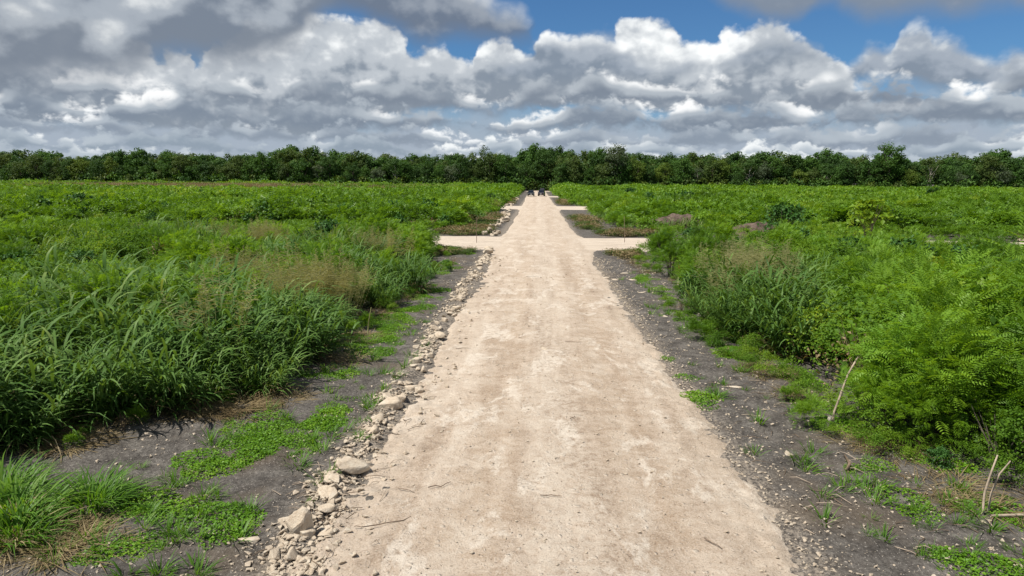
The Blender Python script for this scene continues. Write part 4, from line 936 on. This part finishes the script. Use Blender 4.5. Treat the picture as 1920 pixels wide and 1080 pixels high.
# ------------------------------------------------------------------ heaps of soil and brush beyond the first crossing
M['heap'] = simple_mat('heap_soil', (0.115, 0.085, 0.068), 0.95, 0.1, 2.5, 0.5, bump=1.0)
def heap(x, y, L, Wd, H, label, k):
    r = rg(600+k); u = np.linspace(-1, 1, 34); v = np.linspace(-1, 1, 18); U, Vv = np.meshgrid(u, v)
    hh = np.clip(1-(U**2+Vv**2), 0, 1)**0.6*(0.55+0.9*fbm(U*2.5+k, Vv*2+k, 4, k))*H - 0.06 + 0.10*(fbm(U*14, Vv*9, 2, k+5)-0.5)
    Vt = np.stack([U*L/2, Vv*Wd/2, hh], -1).reshape(-1, 3); a = (np.arange(17)[:, None]*34+np.arange(33)[None]).ravel()
    e = empty('soil_heap', (x, y, 0.0)); link('mound', make_mesh('mound', Vt, np.stack([a, a+1, a+35, a+34], 1), [M['heap']], smooth=True), e)
    parts = []
    for i in range(46):
        q = r.uniform(-0.8, 0.8, 2); c = np.array([q[0]*L/2, q[1]*Wd/2, H*0.75*max(0, 1-q@q)+0.05]); d = r.normal(size=3)*np.array([1, .6, .25]); d *= (0.3+0.5*r.random())/np.linalg.norm(d)
        vv, ff = tube([c-d, c+r.normal(0, .04, 3), c+d], [.018, .014, .006], 4); parts.append((vv, ff, np.zeros(len(vv)), 0))
    Vv_, F_, T_, _ = join_parts(parts); br = link('brushwood', make_mesh('brushwood', Vv_, F_, [M['dead_twig']]), e)
    br['kind'] = 'stuff'
    tag(e, label, 'heap', 'heaps beyond the right side track')
heap(13.2, 65.5, 6.2, 2.6, 1.5, 'reddish brown heap of soil and brush right of the crossing', 1)
heap(18.9, 59.2, 5.4, 2.2, 1.15, 'low brown heap of soil left of the large dark bush', 2)

# ------------------------------------------------------------------ rocks
def add_rock(x, y, s, k, label, group, z=None, name='rock', sc=None, tilt=(0, 0)):
    o = link(name, rock_mesh[k % 8]); o.location = (x, y, (top_z(x, y) if z is None else z)-0.02*s)
    o.rotation_euler = (tilt[0], tilt[1], k*1.37); o.scale = sc or (s, s, s*0.85)
    tag(o, label, 'rock', group); return o
GN_ = 'limestone rocks in the row along the left road edge'
named = [(-2.92, 7.95, (.30, .15, .60), 'upright slab-like boulder at the near end of the rock row', (0.12, -0.12)),
 (-2.62, 8.0, (.20, .16, .11), 'pale grey stone right of the upright boulder', (0, 0)), (-3.55, 7.85, (.19, .15, .07), 'flat pale stone on the soil left of the upright boulder', (0, 0)),
 (-3.22, 8.2, (.14, .12, .10), 'rounded stone just behind the flat pale stone', (0, 0)), (-2.9, 8.95, (.24, .2, .17), 'tan block half way along the nearest rock cluster', (.1, .2)),
 (-2.82, 9.75, (.34, .24, .22), 'large tilted block casting a dark shadow in the rock row', (.25, .2)), (-2.95, 9.35, (.26, .2, .16), 'tan block in front of the large tilted block', (0, .2)),
 (-2.86, 12.9, (.36, .3, .24), 'large flat-topped boulder in the second rock cluster', (0, .1)), (-2.72, 13.35, (.30, .26, .26), 'grey boulder behind the large flat-topped one', (.1, 0)),
 (-2.62, 14.2, (.30, .22, .26), 'pale upright boulder at the far end of the second cluster', (.2, 0)), (-2.45, 14.0, (.2, .2, .16), 'small boulder touching the pale upright one', (0, 0)),
 (-2.85, 11.5, (.26, .22, .14), 'flat broken block between the two near rock clusters', (0, .1)), (-2.98, 18.0, (.22, .2, .16), 'lone rounded stone beside the creeper on the left verge', (0, 0)),
 (-2.7, 18.8, (.26, .22, .2), 'reddish stone in the thin middle stretch of the rock row', (0, 0)), (-2.95, 40.8, (.55, .45, .42), 'large pale boulder near the left corner of the crossing', (0, 0)),
 (-3.05, 43.4, (.7, .5, .4), 'wide pale boulder at the left corner of the crossing', (0, 0))]
for i, (x, y, sc_, lb, tl) in enumerate(named): add_rock(x, y, 1, i, lb, GN_, sc=tuple(q*1.4 for q in sc_), tilt=tl)
r = rg(700)
for i in range(70):
    y = 7.2+(r.random()**1.5)*37; x = -2.88+r.normal(0, 0.15); s = (0.10+0.09*r.random())*(1+y/40)
    add_rock(x, y, s, i+3, 'small pale limestone lump in the rock row, '+('by the upright boulder' if y < 9.2 else 'by the large tilted block' if y < 11.8 else 'in the second cluster' if y < 15.5 else 'along its thin middle stretch' if y < 30 else 'nearest the crossing'), GN_, tilt=(r.normal(0, .2), r.normal(0, .2)))
GF = 'white rocks heaped left of the road beyond the first crossing'
for i in range(62):
    t = r.random()**1.3; y = 55.8+t*46; x = -3.75-0.6*t+r.normal(0, 0.38); s = 0.30+0.36*r.random()
    add_rock(x, y, s, i, 'white limestone rock in the heap left of the road past the crossing', GF, z=max(0.0, 0.28-abs(x+3.9)*0.4)*r.random(), tilt=(r.normal(0, .3), r.normal(0, .3)))
for i in range(16):
    y = 119+60*r.random(); x = -4.9+r.normal(0, .4)
    add_rock(x, y, 0.55+.4*r.random(), i, 'pale rock left of the road beyond the second crossing', 'pale rocks beyond the second crossing')
for i, (x, y, sx, sy, sz, lb) in enumerate([(4.42, 14.9, .42, .22, .07, 'flat white stone alone on the right verge below the short grass'), (4.35, 27.8, .62, .22, .08, 'long flat white stone on the right verge near the stake'),
  (4.45, 31.6, .5, .3, .1, 'flat white stone beyond the long one on the right verge'), (3.2, 31.5, .36, .3, .12, 'white stone at the right road edge, nearest the road'), (3.6, 31.2, .3, .26, .12, 'white stone beside the one at the right road edge'),
  (4.3, 33.5, .5, .3, .1, 'farthest flat white stone on the right verge'), (4.3, 22.7, .45, .28, .1, 'pale flat stone on the right verge below the tussocks'), (4.15, 19.5, .2, .16, .1, 'small white stone in the middle of the right verge'),
  (4.25, 11.0, .22, .16, .07, 'small white stone on the dark soil near the right road edge'), (0.22, 17.5, .42, .3, .05, 'flat pale stone bedded in the middle of the road')]):
    add_rock(x, y, 1, i+2, lb, 'pale stones on the right verge' if x > 1 else None, sc=(sx, sy, sz))
for i, (x, y, s) in enumerate([(27.8, 55.3, .9), (29.2, 55.0, .8), (23.4, 55.0, .9), (30.2, 54.8, .6), (38.5, 55.5, .7), (44, 55.8, .7), (48.0, 55.4, .6)]):
    add_rock(x, y, s, i, 'pale rock beside the right side track near the yellow-green tree' if x < 35 else 'pale rock far along the right side track', 'rocks beside the right side track')

# ------------------------------------------------------------------ sticks, stakes, twigs
def stick(name, pts, rad, mt, label, cat, group=None, extra=None):
    p = np.array(pts, float); base = p[0].copy(); v, f = tube(p-base, rad, 7)
    n = len(v); caps = [[0, 1, 2, 3], [0, 3, 4, 5], [n-7, n-6, n-5, n-4], [n-7, n-4, n-3, n-2]]
    o = link(name, make_mesh(name, v, [f, np.array(caps)], [mt], smooth=False)); o.location = base
    tag(o, label, cat, group); return o
stick('leaning_stick', [(5.52, 12.35, -.05), (5.56, 12.38, .30), (5.66, 12.40, .62), (5.78, 12.44, 1.0), (5.96, 12.5, 1.32)], [.022, .020, .021, .017, .014], M['stick'], 'pale weathered stick leaning in front of the right-hand shrubs', 'stick')
stick('stub', [(5.40, 12.30, -.05), (5.44, 12.30, .14), (5.47, 12.31, .24)], [.04, .042, .03], M['pale_bark'], 'short pale stub at the foot of the leaning stick', 'stick')
stick('dry_stalk', [(6.12, 8.95, -.05), (6.13, 8.97, .35), (6.17, 8.96, .62), (6.26, 9.0, .88)], [.016, .015, .013, .01], M['stick'], 'tall dry bent stalk at the right edge of the photo', 'stalk', 'dry stalks')
stick('dry_stalk', [(6.26, 9.05, -.05), (6.27, 9.05, .3), (6.33, 9.02, .6), (6.44, 9.0, .80)], [.014, .013, .011, .008], M['stick'], 'thinner dry stalk just right of the tall bent one', 'stalk', 'dry stalks')
stick('fallen_branch', [(6.2, 8.9, .05), (6.9, 8.85, .12), (7.8, 8.9, .1), (8.7, 9.0, .15)], [.02, .022, .018, .012], M['stick'], 'long dry branch lying low beside the dry stalks', 'branch')
stick('fallen_branch', [(4.9, 10.3, .04), (5.0, 10.45, .10), (5.12, 10.9, .06)], [.03, .028, .015], M['dead_twig'], 'short dark broken branch on the right verge soil', 'branch')
st = stick('marker_stake', [(6.2, 29.8, -.05), (6.2, 29.8, .5), (6.22, 29.82, .95)], [.02, .02, .02], M['stick'], 'thin wooden stake with red tape in front of a dark shrub', 'stake')
M['red'] = simple_mat('red_tape', (0.6, 0.05, 0.03), 0.5, 0.4)
v, f = tube([(0.01, 0, .70), (0.012, 0, .82), (0.015, 0, .95)], [.032, .034, .028], 8); tp = link('tape', make_mesh('tape', v, [f], [M['red']]), st); tp['label'] = 'red marking tape'
stick('thin_pole', [(6.4, 50.0, 0), (6.38, 50.0, 1.0), (6.3, 50.0, 2.0)], [.022, .02, .014], M['dead_twig'], 'thin bare pole at the right corner of the first crossing', 'pole')
stick('thin_pole', [(-4.3, 48.5, 0), (-4.3, 48.5, 1.0), (-4.28, 48.5, 1.9)], [.022, .02, .014], M['dead_twig'], 'thin dark pole at the left mouth of the first crossing', 'pole')
stick('pale_reed', [(-4.9, 19.3, 0), (-4.86, 19.3, .4), (-4.75, 19.2, .85)], [.02, .018, .012], M['seed'], 'pale broken reed sticking up from creeper left of the road', 'reed')
def twig(x, y, L, a, k, label):
    r = rg(800+k); z = top_z(x, y)+0.012; pts = []
    for i in range(5):
        t = i/4-0.5; pts.append((x+L*t*math.cos(a)+r.normal(0, .05*L), y+L*t*math.sin(a)+r.normal(0, .05*L), z+0.012+0.02*r.random()*L))
    stick('twig', pts, [.006, .007, .006, .005, .003], M['dead_twig'], label, 'twig', 'dead twigs on the road')
for i, (x, y, L, a, lb) in enumerate([(-1.35, 9.3, .42, .5, 'dark forked twig on the left of the road nearest the boulders'), (-1.9, 8.2, .6, .4, 'long bent twig on the rubble beside the upright boulder'), 
   (0.25, 9.0, .3, -.1, 'lone twig in the middle of the road near the camera'), (1.05, 18.2, .5, -.1, 'small twig in the right half of the road, mid distance'),
   (2.2, 7.9, .3, -1.0, 'short dark twig near the right road edge, close to the camera'), (-1.9, 17.5, .4, .2, 'dark curled twig at the left road edge, mid distance'),
   (0.7, 12.2, .22, 1.0, 'tiny dark twig in the reddish middle of the road'), (-.2, 31, .6, .1, 'twig far up the road before the first crossing')]):
    twig(x, y, L, a, i, lb)
# loose dead stems in the rubble and on the right verge
parts = []; r = rg(820)
for i in range(240):
    zone = r.random()
    if zone < .45: x, y = -2.75+r.normal(0, .45), 6.8+8*r.random()
    elif zone < .9: x, y = 3.5+2.6*r.random(), 7+9*r.random()
    else: x, y = -4.5+r.normal(0, .9), 7+10*r.random()
    L = 0.10+0.35*r.random(); a = r.random()*6.28; z = top_z(x, y)+.01
    p = [(x-L/2*math.cos(a), y-L/2*math.sin(a), z), (x+r.normal(0, .02), y+r.normal(0, .02), z+.02+.03*r.random()), (x+L/2*math.cos(a), y+L/2*math.sin(a), z+.005)]
    v, f = tube(p, [.006, .006, .002], 4); parts.append((v, f, np.full(len(v), r.random()), int(r.random() < .35)))
V, F, T, Mi = join_parts(parts); o = link('dead_stems', make_mesh('dead_stems', V, F, [M['dead_twig'], M['stick']], tint=T, midx=Mi)); tag(o, 'thin dead stems scattered over the verges and rubble', 'litter', kind='stuff')

# ------------------------------------------------------------------ cars
M['car_black'] = simple_mat('black_car_paint', (0.016, 0.018, 0.020), 0.32, 0.5, coat=0.6)
M['car_plum'] = simple_mat('dark_plum_car_paint', (0.022, 0.014, 0.020), 0.30, 0.5, coat=0.6)
M['glass'] = simple_mat('car_glass', (0.010, 0.013, 0.018), 0.06, 0.6)
M['rubber'] = simple_mat('tyre_rubber', (0.015, 0.014, 0.013), 0.85, 0.2)
M['chrome'] = simple_mat('bright_metal', (0.62, 0.63, 0.64), 0.25, 0.5, metal=0.9)
M['lamp'] = simple_mat('lamp_glass', (0.55, 0.57, 0.58), 0.15, 0.6)
M['plate'] = simple_mat('number_plate', (0.78, 0.78, 0.76), 0.5, 0.3)
M['trim'] = simple_mat('grey_plastic_trim', (0.06, 0.062, 0.065), 0.6, 0.3)
def loft(secs, bevel=0.12):
    """closed cross sections (y, half width, z0, z1) joined into a body, corners cut"""
    V = []; F = []
    for (y, hw, z0, z1) in secs:
        b = min(bevel, hw*0.4, (z1-z0)*0.4)
        V += [(-hw+b, y, z0), (hw-b, y, z0), (hw, y, z0+b), (hw, y, z1-b), (hw-b, y, z1), (-hw+b, y, z1), (-hw, y, z1-b), (-hw, y, z0+b)]
    n = len(secs)
    for i in range(n-1):
        for k in range(8): F.append((i*8+k, i*8+(k+1) % 8, (i+1)*8+(k+1) % 8, (i+1)*8+k))
    F += [tuple(range(7, -1, -1)), tuple((n-1)*8+k for k in range(8))]
    return V, F
def pyd(name, V, F, mt, parent, smooth=False):
    me = bpy.data.meshes.new(name); me.from_pydata(V, [], F); me.materials.append(mt)
    bm = bmesh.new(); bm.from_mesh(me); bmesh.ops.recalc_face_normals(bm, faces=bm.faces); bm.to_mesh(me); bm.free()
    if smooth: me.polygons.foreach_set('use_smooth', np.ones(len(me.polygons), bool))
    return link(name, me, parent)
def slab(name, c, half, mt, parent, bev=0.02):
    bm = bmesh.new(); bmesh.ops.create_cube(bm, size=1.0)
    for v in bm.verts: v.co = Vector((v.co.x*half[0]*2+c[0], v.co.y*half[1]*2+c[1], v.co.z*half[2]*2+c[2]))
    bmesh.ops.bevel(bm, geom=list(bm.edges), offset=bev, segments=2, affect='EDGES')
    me = bpy.data.meshes.new(name); bm.to_mesh(me); bm.free(); me.materials.append(mt); return link(name, me, parent)
def panel(name, pts, mt, parent, off):
    """thin glass panel through four corners, given thickness along its normal"""
    p = [Vector(q) for q in pts]; nrm = (p[1]-p[0]).cross(p[3]-p[0]).normalized()
    if nrm.dot(Vector(off)) < 0: nrm = -nrm
    V = [tuple(q-nrm*0.02) for q in p]+[tuple(q+nrm*0.012) for q in p]
    return pyd(name, V, [(0, 1, 2, 3), (4, 5, 6, 7), (0, 1, 5, 4), (1, 2, 6, 5), (2, 3, 7, 6), (3, 0, 4, 7)], mt, parent)
def ring(name, c, r0, w, mt, parent, seg=24, hub=0.0):
    V = []; F = []
    prof = [(-w/2, r0*0.86), (-w/2+0.03, r0), (w/2-0.03, r0), (w/2, r0*0.86), (w/2, max(hub, 0.01)), (-w/2, max(hub, 0.01))]
    for i in range(seg):
        a = 2*math.pi*i/seg
        for (dx_, rr) in prof: V.append((c[0]+dx_, c[1]+rr*math.cos(a), c[2]+rr*math.sin(a)))
    m_ = len(prof)
    for i in range(seg):
        for k in range(m_): F.append((i*m_+k, i*m_+(k+1) % m_, ((i+1) % seg)*m_+(k+1) % m_, ((i+1) % seg)*m_+k))
    return pyd(name, V, F, mt, parent)
def suv(x, y, rzr, paint, label, tail_open=False, skid=True):
    z = float(rz(np.array(x), np.array(y)))
    e = empty('parked_car', (x, y, z), rzr)
    pyd('body', *loft([(0.0, .74, .42, .86), (.10, .84, .34, .96), (.35, .90, .30, 1.02), (1.10, .93, .28, 1.10), (2.4, .94, .28, 1.12), (3.9, .93, .30, 1.12), (4.45, .90, .36, 1.08), (4.62, .82, .44, .98)], .10), paint, e)
    b = [(1.02, .86, 1.10), (4.40, .85, 1.10)]; tpz = 1.72
    V = [(-.84, 1.02, 1.08), (.84, 1.02, 1.08), (.84, 4.42, 1.08), (-.84, 4.42, 1.08), (-.64, 1.78, tpz-.06), (.64, 1.78, tpz-.06), (.66, 4.12, tpz-.06), (-.66, 4.12, tpz-.06), (-.54, 1.95, tpz), (.54, 1.95, tpz), (.56, 4.0, tpz), (-.56, 4.0, tpz)]
    F = [(0, 1, 5, 4), (1, 2, 6, 5), (2, 3, 7, 6), (3, 0, 4, 7), (4, 5, 9, 8), (5, 6, 10, 9), (6, 7, 11, 10), (7, 4, 8, 11), (8, 9, 10, 11)]
    pyd('cabin', V, F, paint, e)
    panel('windscreen', [(-.76, 1.10, 1.145), (.76, 1.10, 1.145), (.61, 1.72, 1.62), (-.61, 1.72, 1.62)], M['glass'], e, (0, -1, .5))
    panel('rear_window', [(-.72, 4.40, 1.16), (.72, 4.40, 1.16), (.60, 4.16, 1.60), (-.60, 4.16, 1.60)], M['glass'], e, (0, 1, .3))
    for sx in (-1, 1):
        for (ya, yb, ta, tb) in ((1.42, 2.30, 1.86, 2.34), (2.40, 3.30, 2.42, 3.26), (3.40, 4.25, 3.36, 4.02)):
            panel('side_window', [(sx*.838, ya, 1.15), (sx*.838, yb, 1.15), (sx*.675, tb, 1.60), (sx*.675, ta, 1.60)], M['glass'], e, (sx, 0, .3))
        for ya, yb in ((1.30, 2.36), (2.38, 3.34)):
            d_ = slab('door', (sx*.935, (ya+yb)/2, .74), (.018, (yb-ya)/2-.012, .34), paint, e, .012)
            slab('door_handle', (sx*.962, yb-.16, .96), (.012, .09, .018), M['trim'], d_, .006)
        slab('wing_mirror', (sx*1.00, 1.34, 1.19), (.10, .06, .075), paint, e, .03)
        slab('headlight', (sx*.62, .075, .80), (.19, .06, .065), M['lamp'], e, .03)
        slab('fog_lamp', (sx*.66, .045, .52), (.07, .03, .035), M['lamp'], e, .015)
        slab('tail_lamp', (sx*.78, 4.60, .92), (.09, .035, .13), M['red'], e, .02)
        slab('roof_rail', (sx*.58, 3.0, 1.755), (.022, .95, .025), M['trim'], e, .012)
        for wy in (.86, 3.72):
            ty = ring('tyre', (sx*.82, wy, .355), .365, .235, M['rubber'], e, 28, .22); ring('rim', (sx*.86, wy, .355), .235, .17, M['chrome'], ty, 18, .05)
    g_ = slab('grille', (0, .012, .76), (.40, .03, .085), M['rubber'], e, .012)
    for k in range(3): slab('grille_bar', (0, -.022, .705+.055*k), (.37, .012, .011), M['chrome'], g_, .004)
    slab('badge', (0, -.036, .775), (.055, .012, .04), M['chrome'], e, .008)
    slab('front_bumper', (0, .02, .47), (.80, .07, .10), paint, e, .04)
    if skid: slab('skid_plate', (0, -.03, .40), (.52, .035, .045), M['chrome'], e, .015)
    slab('number_plate', (0, -.065, .575 if not skid else .60), (.17, .010, .055), M['plate'], e, .006)
    if tail_open:
        t_ = panel('tailgate', [(-.62, 4.14, 1.74), (.62, 4.14, 1.74), (.60, 4.88, 2.12), (-.60, 4.88, 2.12)], paint, e, (0, -.4, 1)); t_['label'] = 'tailgate raised above the roof'
        panel('tailgate_window', [(-.50, 4.26, 1.815), (.50, 4.26, 1.815), (.48, 4.64, 2.01), (-.48, 4.64, 2.01)], M['glass'], t_, (0, -.4, 1))
    tag(e, label, 'car', 'dark cars parked facing the camera on the road'); return e
suv(-1.75, 189.5, R(1.5), M['car_black'], 'black off-road car on the left, with a pale lower bumper plate')
suv(0.95, 194.0, R(-5), M['car_plum'], 'dark plum car on the right with its tailgate raised', True, False)
